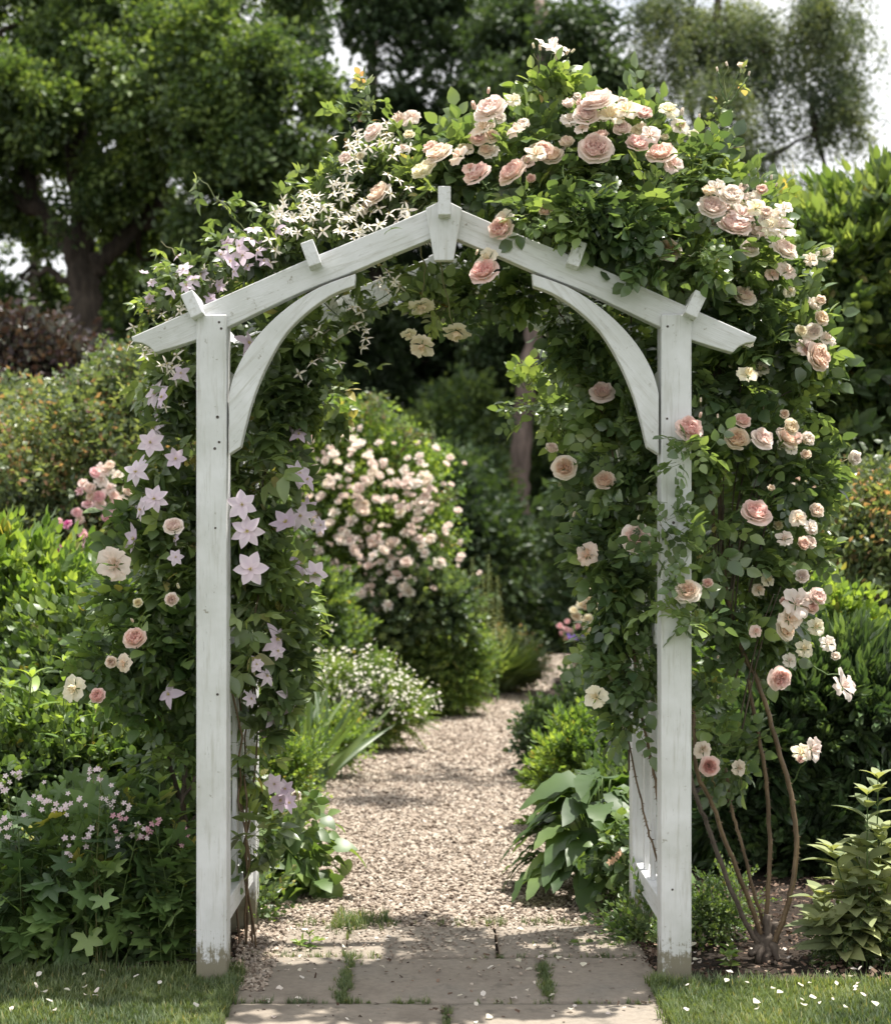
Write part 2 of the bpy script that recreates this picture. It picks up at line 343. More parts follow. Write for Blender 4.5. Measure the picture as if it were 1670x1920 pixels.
def blown(n=3):      # old blown bloom: loose drooping outer petals
    it = []
    for k in range(9):
        it.append((petal_grid(k*.75+random.uniform(-.2, .2), .55, .1, random.uniform(.7, 1.05), -.3, random.uniform(-.25, .5), .3, .09, .1+.1*(k % 3), 5, 4, .1), I3, 0, 1, 0, 0))
    for k in range(12):
        it.append((petal_grid(k*1.9, .5, .05, random.uniform(.15, .45), -.25, random.uniform(.1, .5), 0, .08, random.uniform(.4, .9), 3, 3), I3, 0, 1, 0, 0))
    for k in range(5): it.append((leaf(.5, .22, 3, .2, .2), rz(k*1.2566)@rx(.1), (0, 0, -.4), 1, 0, 1))
    it.append((stick(1.1, .045, .1, 2), rx(-math.pi/2), (0, 0, -.35), 1, 0, 2))
    return join(it)
def bud():
    it = []
    for k in range(6):
        it.append((petal_grid(k*1.05, .8, .25, .34-.02*k, -.3, .95-.05*k, -.1, .02, .1+.1*k, 4, 4, -.35), I3, 0, 1, 0, 0))
    for k in range(5): it.append((leaf(.95, .3, 3, .3, -.15), rz(k*1.2566)@rx(1.15), (0, 0, -.35), 1, 0, 1))
    it.append((stick(1.6, .06, .1, 2), rx(-math.pi/2), (0, 0, -.3), 1, 0, 2)); it.append((stick(.3, .2, 0, 1), rx(-math.pi/2), (0, 0, -.2), 1, 0, 1))
    return join(it)
def clematis(n=6, w=.46, refl=.0):
    it = []; lf = leaf(.98, w, 6, .12, .10+refl, .72)
    lf.tip = np.clip(1-np.abs(lf.v[:, 0])*5, 0, 1)*.9
    for k in range(n):
        it.append((lf, rz(k*6.283/n+random.uniform(-.08, .08))@ry(random.gauss(0, .12))@rx(random.uniform(-.05, .22)), (0, 0, .004*k), random.uniform(.92, 1.04), 0, 0))
    for k in range(22):
        it.append((stick(.26*random.uniform(.6, 1), .014, -.1, 1), rz(k*2.4)@rx(random.uniform(.5, 1.3)), (0, 0, .02), 1, 0, 1))
    it.append((stick(1.2, .03, .15, 2), rx(-math.pi/2), (0, 0, 0), 1, 0, 2))
    return join(it)
def star(n=4):
    it = []
    for k in range(n):
        it.append((leaf(1, .30, 4, .1, .25, .8), rz(k*6.283/n+random.uniform(-.15, .15))@rx(random.uniform(-.1, .35)), 0, random.uniform(.85, 1.05), 0, 0))
    for k in range(9): it.append((stick(.3, .02, -.1, 1), rz(k*2.4)@rx(random.uniform(.6, 1.4)), 0, 1, 0, 1))
    it.append((stick(.9, .03, .15, 1), rx(-math.pi/2), 0, 1, 0, 2))
    return join(it)
def posy(n=5, w=.6):   # small five-petalled flower
    it = [(leaf(1, w, 3, .1, .1, 1.2), rz(k*6.283/n)@rx(.2), 0, 1, 0, 0) for k in range(n)]
    it.append((stick(.14, .1, 0, 1), rx(math.pi/2), 0, 1, 0, 1)); it.append((stick(1.8, .04, .1, 1), rx(-math.pi/2), 0, 1, 0, 2))
    return join(it)

def one(t, name, mats):
    return Geo().add(t, rnd=np.array([.3])).mesh(name, mats)
shapes = [rose(1., 9), rose(.92, 10), rose(.8, 8), rose(1., 8)]; blowns = [blown(), blown()]; buds = [bud(), bud()]
half = [rose(.58, 7), rose(.66, 6)]
smalls = [rose(.95, 3, 3, 2), rose(.75, 3, 3, 2), blown()]
def shape_meshes(kind, ts): return {c: [one(t, kind, [M['p_'+c], M['sepal'], M['stem']]) for t in ts] for c in ('pink', 'blush', 'peach', 'cream', 'white', 'faded', 'bgpink', 'magenta')}
MESH = dict(full=shape_meshes('rose_bloom', shapes), blown=shape_meshes('blown_rose', blowns), bud=shape_meshes('rose_bud', buds),
            half=shape_meshes('half_open_rose', half), small=shape_meshes('small_rose', smalls))
CLEM = [one(clematis(6, .60), 'clematis_flower', [M['p_clem'], M['stamen'], M['stem']]), one(clematis(6, .66), 'clematis_flower', [M['p_clemw'], M['stamen'], M['stem']]), one(clematis(7, .58, .15), 'clematis_flower', [M['p_clemw'], M['stamen'], M['stem']])]+[one(clematis(n_, w_, r_), 'clematis_flower', [M[c_], M['stamen'], M['stem']]) for n_, w_, r_, c_ in ((5, .62, .5, 'p_clem'), (6, .55, .35, 'p_clemw'), (6, .62, -.35, 'p_clem'), (4, .6, .3, 'p_clem'))]
STAR = [one(star(4), 'star_flower', [M['p_star'], M['stamen'], M['stem']]), one(star(5), 'star_flower', [M['p_star'], M['stamen'], M['stem']])]
def posies(c): return [one(posy(), 'small_flower', [M[c], M['stamen'], M['stem']])]

def put(me, name, parent, pos, axis, size, label=None):
    """a flower part: mesh data shared, axis = the way it faces, size = its radius in metres"""
    o = bpy.data.objects.new(name, me); COL.objects.link(o); o.parent = parent
    a = unit(axis); Rm = frame(np.cross(a, unit(rng.normal(size=3))), a)
    m4 = Matrix.Identity(4)
    for i in range(3):
        for j in range(3): m4[i][j] = Rm[i, j]*size
    pl = np.asarray(pos)-np.asarray(parent.location)
    m4.translation = Vector(pl); o.matrix_local = m4
    if label: o['label'] = label
    return o

# ------------------------------------------------------------------ tubes
def tube(g, pts, radii, sides=7, mi=0, rnd=.5, wob=0., smooth_n=4):
    pts = np.asarray(pts, float)
    if smooth_n > 1 and len(pts) > 2:     # Catmull-Rom
        q = np.vstack([2*pts[0]-pts[1], pts, 2*pts[-1]-pts[-2]]); res = []; rr = []
        rad = np.interp(np.linspace(0, 1, len(pts)), np.linspace(0, 1, len(radii)), radii)
        for i in range(1, len(q)-2):
            for s in range(smooth_n):
                t = s/smooth_n; a, b, c, d = q[i-1:i+3]
                res.append(.5*((2*b)+(-a+c)*t+(2*a-5*b+4*c-d)*t*t+(-a+3*b-3*c+d)*t**3)); rr.append(rad[i-1]*(1-t)+rad[i]*t)
        res.append(pts[-1]); rr.append(rad[-1]); pts = np.array(res); radii = np.array(rr)
    else: radii = np.interp(np.linspace(0, 1, len(pts)), np.linspace(0, 1, len(radii)), radii)
    if wob: pts[1:-1] += rng.normal(size=(len(pts)-2, 3))*wob
    tn = unit(np.gradient(pts, axis=0)); ref = np.array([0, 1, 0.]) if abs(tn[0][1]) < .9 else np.array([1., 0, 0])
    v = []; f = []
    for p, t, r in zip(pts, tn, radii):
        x = unit(np.cross(t, ref)); y = np.cross(t, x)
        for k in range(sides):
            a = 6.2832*k/sides; v.append(p+(x*math.cos(a)+y*math.sin(a))*r)
    for i in range(len(pts)-1):
        for k in range(sides): f.append((i*sides+k, i*sides+(k+1) % sides, (i+1)*sides+(k+1) % sides, (i+1)*sides+k))
    f.append(tuple(range((len(pts)-1)*sides, len(pts)*sides)))
    g.add(T(v, f, mi=[mi]*len(f)), rnd=np.array([rnd])); return pts, radii

# ------------------------------------------------------------------ clouds of leaves
def lobe_points(lobes, n, per=14, cr=.34, shell=.55, out=.75, flat=1.):
    """lobes: (centre, radius or radii). clumps on and inside each lobe -> points and outward directions"""
    C = np.array([l[0] for l in lobes], float); Rr = np.array([np.broadcast_to(l[1], 3) for l in lobes], float)
    wt = (Rr[:, 0]*Rr[:, 2]); wt /= wt.sum(); nc = max(1, n//per)
    li = rng.choice(len(lobes), nc, p=wt); d = unit(rng.normal(size=(nc, 3)))
    rad = shell+(1.14-shell)*rng.random(nc)
    cc = C[li]+d*Rr[li]*rad[:, None]
    wk = rng.gamma(1.6, 1., nc); cr = cr*np.clip(.55+.35*wk, .5, 1.35)
    k = rng.choice(nc, n, p=wk/wk.sum()); j = rng.normal(size=(n, 3)); j = unit(j)*rng.random((n, 1))**.5
    p = cc[k]+j*Rr[li][k].mean(1)[:, None]*cr[k][:, None]*np.array([1, 1, flat])
    o = unit(d[k]*out+j*.7+rng.normal(size=(n, 3))*.35)
    return p, o
def leaves(g, tpls, p, o, size, up=.45, droop=0., rnd=None, nup=1.):
    """o = outward directions; leaves point outward (+up, -droop), upper side towards the light"""
    n = len(p); f = unit(o+np.array([0, 0, up-droop])+rng.normal(size=(n, 3))*.3)
    nn = unit(np.array([0, 0, nup])+o*.5+rng.normal(size=(n, 3))*.8); Rm = frame(f, nn)
    k = rng.integers(0, len(tpls), n); s = size*rng.uniform(.7, 1.25, n)
    rr = rng.random(n)*.88+.05 if rnd is None else rnd
    for i, t in enumerate(tpls):
        q = k == i; g.add(t, Rm[q], p[q], s[q], rr[q])
def clear_blooms(p, o, rows, Yd=-.05):
    k = np.ones(len(p), bool)
    for r in rows:
        Y = r[5] if len(r) > 5 else Yd; c = P(r[0], r[1], Y); rad = r[2]/2/(FPX/(Y+CAM_D))*1.2+.032
        k &= ~((np.hypot(p[:, 0]-c[0], p[:, 2]-c[2]) < rad) & (p[:, 1] < Y+.04))
    return p[k], o[k]

# ================================================================== the ground
def sheet(name, pts, z, m, kind='structure', nz_=0., step=None):
    me = bpy.data.meshes.new(name); v = [(x, y, z) for x, y in pts]
    me.from_pydata(v, [], [tuple(range(len(v)))]); me.materials.append(m); me.update()
    o = bpy.data.objects.new(name, me); COL.objects.link(o); return tag(o, kind=kind)
M['soil'] = plain_mat('dark_garden_soil', (.012, .008, .006), (.042, .029, .020), 30, .95, 1., .03)
m, nt = mat('lawn_ground'); p_ = N(nt, 'ShaderNodeBsdfPrincipled'); p_.inputs['Roughness'].default_value = .9
nt.links.new(ramp(nt, noise(nt, 14, 5), [(.35, (.035, .065, .016)), (.7, (.085, .10, .035))]), p_.inputs['Base Color']); out(nt, p_.outputs[0]); M['lawn'] = m
m, nt = mat('gravel_bed'); v_ = N(nt, 'ShaderNodeTexVoronoi'); v_.inputs['Scale'].default_value = 75; tcx = N(nt, 'ShaderNodeTexCoord'); nt.links.new(tcx.outputs['Object'], v_.inputs['Vector'])
p_ = N(nt, 'ShaderNodeBsdfPrincipled'); p_.inputs['Roughness'].default_value = .85
sp = N(nt, 'ShaderNodeSeparateColor'); nt.links.new(v_.outputs['Color'], sp.inputs[0])
cc = ramp(nt, sp.outputs[0], [(0, (.06, .045, .035)), (.3, (.14, .105, .085)), (.6, (.28, .22, .18)), (.9, (.42, .345, .29)), (1, (.5, .44, .38))])
cc = mix(nt, ramp(nt, noise(nt, 1.3, 3), [(.4, (0, 0, 0)), (.7, (.4, .4, .4))]), cc, (.22, .17, .13))
nt.links.new(cc, p_.inputs['Base Color']); nt.links.new(bump(nt, v_.outputs['Distance'], 1., .012), p_.inputs['Normal']); out(nt, p_.outputs[0]); M['gravel'] = m
M['stone'] = rnd_mat('gravel_stone', [(0, (.12, .09, .07)), (.15, (.23, .18, .14)), (.4, (.30, .243, .195)), (.75, (.385, .32, .262)), (.95, (.48, .42, .355)), (1, (.12, .095, .08))], .75)
m, nt = mat('worn_sandstone'); p_ = N(nt, 'ShaderNodeBsdfPrincipled'); p_.inputs['Roughness'].default_value = .8
n1 = noise(nt, 3.2, 6, .6); n2 = noise(nt, 45, 6, .7); n3 = noise(nt, 9, 5, .7)
cc = ramp(nt, n1, [(.3, (.17, .14, .112)), (.5, (.26, .22, .178)), (.7, (.215, .19, .16))])
cc = mix(nt, ramp(nt, n2, [(.40, (0, 0, 0)), (.75, (.6, .6, .6))]), cc, (.14, .115, .092))
cc = mix(nt, ramp(nt, n3, [(.56, (0, 0, 0)), (.66, (.5, .5, .5))]), cc, (.075, .065, .05))
nt.links.new(cc, p_.inputs['Base Color']); nt.links.new(bump(nt, mix(nt, .4, n2, n3), .8, .006), p_.inputs['Normal']); out(nt, p_.outputs[0]); M['slab'] = m
M['mulch'] = rnd_mat('bark_mulch', [(0, (.045, .028, .02)), (.5, (.11, .07, .05)), (.85, (.22, .15, .11)), (1, (.38, .31, .24))], .9)

g = sheet('ground', [(-90, -40), (90, -40), (90, 140), (-90, 140)], -.045, M['soil'])
def wavy(g0, g1, y0, y1, n): return None
# soil of the beds, a gently lumpy grid
def soil_grid(name, x0, x1, y0, y1, nx, ny, base, amp):
    xs = np.linspace(x0, x1, nx); ys = np.linspace(y0, y1, ny); X, Y = np.meshgrid(xs, ys)
    Z = base+amp*(np.sin(X*7+Y*3)+np.sin(X*13-Y*11)*.6+np.sin(Y*17+X*5)*.5)+rng.normal(size=X.shape)*amp*.6
    V = np.stack([X, Y, Z], -1).reshape(-1, 3); F = [(j*nx+i, j*nx+i+1, (j+1)*nx+i+1, (j+1)*nx+i) for j in range(ny-1) for i in range(nx-1)]
    gg = Geo(); gg.add(T(V, F), rnd=np.array([.5])); return tag(gg.obj(name, [M['soil']]), kind='structure')
soil_grid('flower_bed_soil', -9, -.64, .03, 9, 110, 110, -.022, .006)
soil_grid('flower_bed_soil', .64, 9, -.10, 9, 110, 110, -.022, .006)
EDGE = [(.70, -.66, .62), (2., -.72, .60), (3.2, -.88, .62), (4.5, -1.0, .66), (5.9, -.90, .52), (7.0, -.55, .58), (7.9, -.28, .66), (10.2, .28, .90), (12.5, .62, 1.2), (14.6, .92, 1.62), (15.6, 1.0, 2.6), (16.3, 1.05, 5), (16.9, 1.2, 8)]
def path_x(y):
    a = np.array(EDGE); return np.interp(y, a[:, 0], a[:, 1]), np.interp(y, a[:, 0], a[:, 2])
ys_ = np.linspace(.70, 16.9, 60); pl = [(path_x(y)[0]-.03*math.sin(y*9), y) for y in ys_]; pr = [(path_x(y)[1]+.03*math.sin(y*8), y) for y in ys_]
V = [(x, y, -.012) for x, y in pl]+[(x, y, -.012) for x, y in pr]; n_ = len(ys_)
gg = Geo(); gg.add(T(V, [(i, n_+i, n_+i+1, i+1) for i in range(n_-1)]), rnd=np.array([.5])); tag(gg.obj('gravel_path', [M['gravel']]), kind='structure')
def pebble(seed, sq=.5):
    r = np.random.default_rng(seed); ph = (1+5**.5)/2
    v = np.array([(-1, ph, 0), (1, ph, 0), (-1, -ph, 0), (1, -ph, 0), (0, -1, ph), (0, 1, ph), (0, -1, -ph), (0, 1, -ph), (ph, 0, -1), (ph, 0, 1), (-ph, 0, -1), (-ph, 0, 1)])/1.9
    f = [(0, 11, 5), (0, 5, 1), (0, 1, 7), (0, 7, 10), (0, 10, 11), (1, 5, 9), (5, 11, 4), (11, 10, 2), (10, 7, 6), (7, 1, 8), (3, 9, 4), (3, 4, 2), (3, 2, 6), (3, 6, 8), (3, 8, 9), (4, 9, 5), (2, 4, 11), (6, 2, 10), (8, 6, 7), (9, 8, 1)]
    return T(v*r.uniform(.75, 1.2, (12, 1))*np.array([1, r.uniform(.55, .9), sq]), f)
PEB = [pebble(i, random.uniform(.28, .5)) for i in range(8)]
def rots(n, tilt=.35):
    f = rng.normal(size=(n, 3)); f[:, 2] *= .25; nn = np.array([0, 0, 1.])+rng.normal(size=(n, 3))*tilt; return frame(f, nn)
def strew(g, tp, p, size, tilt=.35, rnd=None):
    k = rng.integers(0, len(tp), len(p)); Rm = rots(len(p), tilt); s = size*rng.uniform(.6, 1.45, len(p)); rr = rng.random(len(p))
    for i, t in enumerate(tp): q = k == i; g.add(t, Rm[q], p[q], s[q], rr[q])
gg = Geo()
for y0, y1, n, sz in ((.68, 2.2, 13500, .0098), (2.2, 4.6, 15000, .0115), (4.6, 9, 12000, .0155), (9, 16.5, 6000, .026)):
    y = rng.uniform(y0, y1, n); xl, xr = path_x(y); x = xl-.05+(xr-xl+.1)*rng.random(n)
    strew(gg, PEB, np.stack([x, y, -.010+rng.random(n)*.008], -1), sz, .4)
tag(gg.obj('gravel', [M['stone']], smooth=False), 'pale beige loose gravel covering the curving garden path', 'gravel', kind='stuff')
# paving slabs with chipped edges
def slab(x0, x1, y0, y1, dz=0):
    nx, ny = 22, 16; V = []; F = []
    for lv, z in ((0, 0.), (1, -.04)):
        for j in range(ny+1):
            for i in range(nx+1):
                x = x0+(x1-x0)*i/nx; y = y0+(y1-y0)*j/ny; e = min(i, nx-i, j, ny-j)
                jit = 0 if lv else .0022
                if i in (0, nx): x += random.gauss(0, .0025)
                if j in (0, ny): y += random.gauss(0, .0025)
                V.append((x, y, z+dz-(.005 if e == 0 and not lv else 0)+random.gauss(0, 1)*jit*.35))
    def id(l, i, j): return l*(nx+1)*(ny+1)+j*(nx+1)+i
    for j in range(ny):
        for i in range(nx): F.append((id(0, i, j), id(0, i+1, j), id(0, i+1, j+1), id(0, i, j+1)))
    for i in range(nx): F += [(id(1, i, 0), id(1, i+1, 0), id(0, i+1, 0), id(0, i, 0)), (id(0, i, ny), id(0, i+1, ny), id(1, i+1, ny), id(1, i, ny))]
    for j in range(ny): F += [(id(0, 0, j), id(0, 0, j+1), id(1, 0, j+1), id(1, 0, j)), (id(1, nx, j), id(1, nx, j+1), id(0, nx, j+1), id(0, nx, j))]
    gg = Geo(); gg.add(T(V, F), rnd=np.array([.5])); return tag(gg.obj('paving_slab', [M['slab']]), kind='structure')
gp = .011
for (x0, x1, y0, y1) in ((-.60, -.005, -1.25, -.735), (-.005, .60, -1.25, -.735), (-.63, -.002, -.72, -.205), (.012, .62, -.72, -.205), (-.63, -.30, -.193, .300), (-.288, .29, -.193, .300), (.302, .63, -.193, .300),
                         (-.64, -.33, .312, .73), (-.318, .16, .312, .72), (.172, .63, .312, .735)):
    slab(x0, x1, y0, y1, random.uniform(-.002, .002))
sheet('lawn', [(-12, -6), (-.61, -6), (-.61, -.08), (-.66, .05), (-1.2, .07), (-12, .09)], -.008, M['lawn'])
sheet('lawn', [(.61, -6), (12, -6), (12, -.05), (1.2, -.06), (.8, -.07), (.61, -.12)], -.008, M['lawn'])
sheet('lawn', [(-.61, -6), (.61, -6), (.61, -1.27), (-.61, -1.27)], -.008, M['lawn'])
def tuft(n=7, h=.029, sp=.008, w=.0016):
    v = []; f = []
    for k in range(n):
        a = random.random()*6.28; r = random.random()*sp; x, y = r*math.cos(a), r*math.sin(a); H = h*random.uniform(.5, 1.2); b = random.uniform(.1, .8)*H; d = random.random()*6.28
        dx, dy = math.cos(d), math.sin(d); q = len(v)
        v += [(x-dy*w, y+dx*w, 0), (x+dy*w, y-dx*w, 0), (x+dx*b*.35+dy*w*.8, y+dy*b*.35-dx*w*.8, H*.6), (x+dx*b*.35-dy*w*.8, y+dy*b*.35+dx*w*.8, H*.6), (x+dx*b, y+dy*b, H)]
        f += [(q, q+1, q+2, q+3), (q+3, q+2, q+4)]
    rn = np.repeat([random.uniform(-.2, .2) for _ in range(n)], 5)
    return T(v, f, rnd=rn)
TF = [tuft() for _ in range(6)]; TF2 = [tuft(9, .055, .015, .002) for _ in range(4)]
def grass_on(g, p, tp, s=1.):
    n = len(p); k = rng.integers(0, len(tp), n); a = rng.random(n)*6.28; ca, sa = np.cos(a), np.sin(a); z = np.zeros(n)
    Rm = np.stack([np.stack([ca, -sa, z], -1), np.stack([sa, ca, z], -1), np.stack([z, z, z+1], -1)], 1)
    pn = np.sin(p[:, 0]*9+1)*np.sin(p[:, 1]*11)*.5+.5
    rr = np.clip(.15+.5*pn+rng.normal(size=n)*.16, .02, .94); rr = np.where(rng.random(n) < .13, .975, rr); sc = s*rng.uniform(.7, 1.3, n)
    for i, t in enumerate(tp): q = k == i; g.add(t, Rm[q], p[q], sc[q], rr[q])
for sx in (-1, 1):
    gg = Geo(); n = 26000
    x = .60+1.5*rng.random(n)**1.1; y = rng.uniform(-.95, .09 if sx < 0 else -.03, n)
    keep = x > .60+.02*np.sin(y*25)+.012*np.sin(y*61)
    ed = (.055 if sx < 0 else -.075)+.02*np.sin(x*13)+.012*np.sin(x*31); keep &= y < ed
    p = np.stack([sx*x, y, np.full(n, -.008)], -1)[keep]; grass_on(gg, p, TF)
    n2 = 900; x = rng.uniform(.6, 2.1, n2); y = (.055 if sx < 0 else -.075)+rng.normal(size=n2)*.018; grass_on(gg, np.stack([sx*x, y, x*0-.008], -1), TF2, .8)
    y = rng.uniform(-.95, .0, 500); grass_on(gg, np.stack([sx*(.615+rng.normal(size=500)*.012), y, y*0-.008], -1), TF2, .75)
    tag(gg.obj('lawn_grass', [M['grass']]), ('short mown grass on the lawn left of the paving' if sx < 0 else 'short mown grass on the lawn right of the paving'), 'grass', kind='stuff')
gg = Geo()   # moss and grass in the joints, and weeds between slabs
def joint(x0, y0, x1, y1, n, sp=.010, s=.5):
    t = rng.random(n); c = np.sin(t*37+x0*9)*np.sin(t*11+y0*5) > -.15; t = t[c]; m_ = len(t)
    grass_on(gg, np.stack([x0+(x1-x0)*t+rng.normal(size=m_)*sp, y0+(y1-y0)*t+rng.normal(size=m_)*sp, np.full(m_, -.012)], -1), TF2, s)
joint(-.294, -.19, -.294, .30, 240, .012, .5); joint(.296, -.15, .296, .22, 240, .012, .45); joint(-.62, -.2, -.05, -.2, 160, .006, .42); joint(.05, -.2, .6, -.2, 60, .005, .35)
joint(.004, -.6, .004, -.22, 90, .006, .35); joint(-.6, .306, -.2, .306, 100, .012, .45); joint(.1, .306, .6, .306, 90, .01, .4); joint(-.6, .735, .6, .74, 160, .02, .6)
joint(-.35, .70, -.25, .80, 160, .05, .75); joint(.3, .45, .6, .45, 40, .03, .5)
tag(gg.obj('joint_grass', [M['grass']]), 'tufts of grass and moss growing in the paving joints', 'grass', kind='stuff')
gg = Geo(); n = 1100   # strewn grit on the slabs
x = rng.uniform(-.62, .62, n); y = .74-np.abs(rng.normal(size=n))*.28; q = y > -.9
strew(gg, PEB, np.stack([x, y, x*0+.004], -1)[q], .0055, .3)
n = 900; x = -.52-.14*rng.random(n); y = rng.uniform(-.1, .8, n); strew(gg, PEB, np.stack([x, y, x*0+.004], -1), .009, .6)
tag(gg.obj('grit', [M['stone']], smooth=False), 'loose grit scattered over the stone paving', 'grit', kind='stuff')
chip = [T([(-.5, 0, 0), (.5, .1, .06), (.35, 1.9, .0), (-.45, 2.1, .1)], [(0, 1, 2, 3)]), T([(-.3, 0, 0), (.3, 0, .05), (.2, 1.2, .15), (-.2, 1., 0)], [(0, 1, 2, 3)])]
gg = Geo()
for x0, x1, y0, y1, n in ((.64, 2.6, -.10, 1.5, 5600), (-2.2, -.64, .05, 1.2, 2800), (-.68, -.60, .0, .8, 300), (.60, .68, -.05, .8, 300), (-.6, .6, -.5, .74, 260)):
    strew(gg, chip, np.stack([rng.uniform(x0, x1, n), rng.uniform(y0, y1, n), np.full(n, -.008)+rng.random(n)*.014], -1), .008, .55)
tag(gg.obj('bark_mulch', [M['mulch']], smooth=False), 'brown bark mulch on the soil beside the arch', 'mulch', kind='stuff')

# fallen petals, each one lying on its own
pt = [one(join([(leaf(1, .85, 4, .35, -.3, .9, .04), I3, 0, 1, 0, None)]), 'fallen_petal', [M['p_white']]), one(leaf(1, .7, 4, .2, .35, 1.1, .06), 'fallen_petal', [M['p_blush']]), one(leaf(1, .95, 3, .5, -.2, .8), 'fallen_petal', [M['p_cream']])]
for x0, x1, y0, y1, n, lab, grp, zz in ((-.55, .55, -.42, .72, 62, 'pale fallen petal lying on the stone paving', 'petals on the paving', .004), (-1.25, -.66, -.40, .03, 17, 'pale fallen petal on the grass left of the arch', 'petals on the left lawn', .032),
                                       (.64, 1.7, -.42, -.06, 34, 'pale fallen petal on the grass right of the arch', 'petals on the right lawn', .032), (.72, 1.6, -.06, .40, 48, 'pale fallen petal on the soil by the rose stump', 'petals on the right soil', .012),
                                       (-.5, .45, .85, 3.0, 16, 'pale fallen petal lying on the gravel', 'petals on the gravel', .012)):
    for k in range(n):
        o = bpy.data.objects.new('fallen_petal', pt[k % 3]); COL.objects.link(o); x = random.uniform(x0, x1)
        if 'paving' in lab: x = math.copysign(abs(x)**.75*.55**.25, x+.1)
        o.location = (x, random.uniform(y0, y1), zz); o.rotation_euler = (random.gauss(0, .3), random.gauss(0, .3), random.random()*6.28)
        s = random.uniform(.012, .026); o.scale = (s, s, s); tag(o, lab, 'petal', grp)

# ================================================================== the arch
X0 = -.0047
arch = thing('garden_arch', (X0, 0, 0), 'weathered white wooden rose arch standing over the paved path', 'garden arch')
def slabpart(name, poly, y0, y1, m, bev=.003, parent=arch):
    """outline in the XZ plane (metres) with its real thickness y0..y1"""
    me = bpy.data.meshes.new(name); n = len(poly); L0 = parent.location
    a = sum(poly[i][0]*poly[(i+1) % n][1]-poly[(i+1) % n][0]*poly[i][1] for i in range(n))
    if a < 0: poly = poly[::-1]
    v = [(x-L0.x, y0-L0.y, z-L0.z) for x, z in poly]+[(x-L0.x, y1-L0.y, z-L0.z) for x, z in poly]
    f = [tuple(range(n)), tuple(range(2*n-1, n-1, -1))]+[(i, i+n, (i+1) % n+n, (i+1) % n) for i in range(n)]
    me.from_pydata(v, [], f); me.materials.append(m); me.update(); o = bpy.data.objects.new(name, me); COL.objects.link(o); o.parent = parent
    b = o.modifiers.new('bevel', 'BEVEL'); b.width = bev; b.segments = 2; b.limit_method = 'ANGLE'; b.angle_limit = math.radians(32); b.harden_normals = False
    return o
def boxpart(name, x0, x1, y0, y1, z0, z1, m, bev=.003): return slabpart(name, [(x0, z0), (x1, z0), (x1, z1), (x0, z1)], y0, y1, m, bev)
def px_poly(pts, Y, mirror=False):
    r = []
    for px, py in pts:
        p = P(px, py, Y); x = p[0]
        if mirror: x = 2*X0-x
        r.append((x, p[2]))
    return r
def smooth_poly(pts, k=4):
    q = np.array([pts[0]]+list(pts)+[pts[-1]], float); res = []
    for i in range(1, len(q)-2):
        for s in range(k):
            t = s/k; a, b, c, d = q[i-1:i+3]; res.append(tuple(.5*((2*b)+(-a+c)*t+(2*a-5*b+4*c-d)*t*t+(-a+3*b-3*c+d)*t**3)))
    res.append(tuple(pts[-1])); return res
RT = [(246, 632), (300, 608), (375, 575), (470, 533), (565, 491), (650, 456), (725, 425), (800, 393), (829, 382)]
RB = [(829, 439), (800, 451), (725, 482), (665, 508), (575, 543), (500, 578), (431, 611), (365, 638), (291, 661)]
NOTCH = [(280, 650), (266, 643), (250, 641)]
BT = [(429.5, 738), (441, 698), (466, 652), (503, 608), (550, 568), (604, 536), (667, 513)]
BB = [(665, 536), (628, 550), (582, 580), (537, 624), (503, 680), (477, 740), (462, 792), (451, 838)]
POSTS = {}
for fr, dy in (('front', 0.), ('rear', .70)):
    for mir in (False, True):
        sgn = 1 if mir else -1; tag_ = ('paint_r', 'paint_br') if mir else ('paint_l', 'paint_bl')
        xa, xb = X0+sgn*.6360, X0+sgn*.7250
        pst = boxpart('post', min(xa, xb), max(xa, xb), dy, dy+.088, -.05, 1.957, M['paint_v'], .004)
        if fr == 'front': POSTS[mir] = pst
        slabpart('rafter', px_poly(smooth_poly(RT)+smooth_poly(RB)+NOTCH, .012, mir), dy+.012, dy+.056, M[tag_[0]])
        slabpart('brace', px_poly(smooth_poly(BT)+smooth_poly(BB)+[(429.5, 852)], .004, mir), dy+.003, dy+.047, M[tag_[1]])
    slabpart('keystone', px_poly([(798, 392), (832, 375), (866, 392), (850, 490), (814, 490)], 0), dy-.014, dy+.015, M['paint_v'])
slabpart('ridge_purlin', px_poly([(821, 350), (845, 350), (845, 404), (821, 404)], -.05), -.06, .83, M['paint_y'])
for cx_, cy_, a in ((583, 475, 20), (360, 570, 25)):
    for mir in (False, True):
        c, s = math.cos(math.radians(a)), math.sin(math.radians(a)); q = []
        for u, v in ((-12.5, -24), (12.5, -24), (12.5, 24), (-12.5, 24)): q.append((cx_+u*c+v*s*1, cy_-u*s+v*c))
        slabpart('purlin', px_poly(q, -.04, mir), -.045, .83, M['paint_y'])
for sgn in (-1, 1):   # trellis sides
    def bx(name, xa, xb, y0, y1, z0, z1, bev=.002):
        a, b = sorted((X0+sgn*xa, X0+sgn*xb)); return boxpart(name, a, b, y0, y1, z0, z1, M['paint_y' if y1-y0 > .2 else 'paint_v'], bev)
    for z in (.15, .98, 1.74): bx('side_rail', .645, .69, .088, .70, z, z+.07, .003)
    for k in range(3):
        yy = .22+.165*k; bx('slat', .658, .674, yy, yy+.032, .22, 1.74)
def screw():
    v = []; f = []
    for k in range(10): a = k*.6283; v += [(math.cos(a), 0, math.sin(a)), (.75*math.cos(a), -.35, .75*math.sin(a))]
    for k in range(10): q = (k+1) % 10; f.append((k*2, k*2+1, q*2+1, q*2))
    f.append(tuple(range(1, 20, 2))); return T(v, f)
sme = one(screw(), 'screw', [M['screw']])
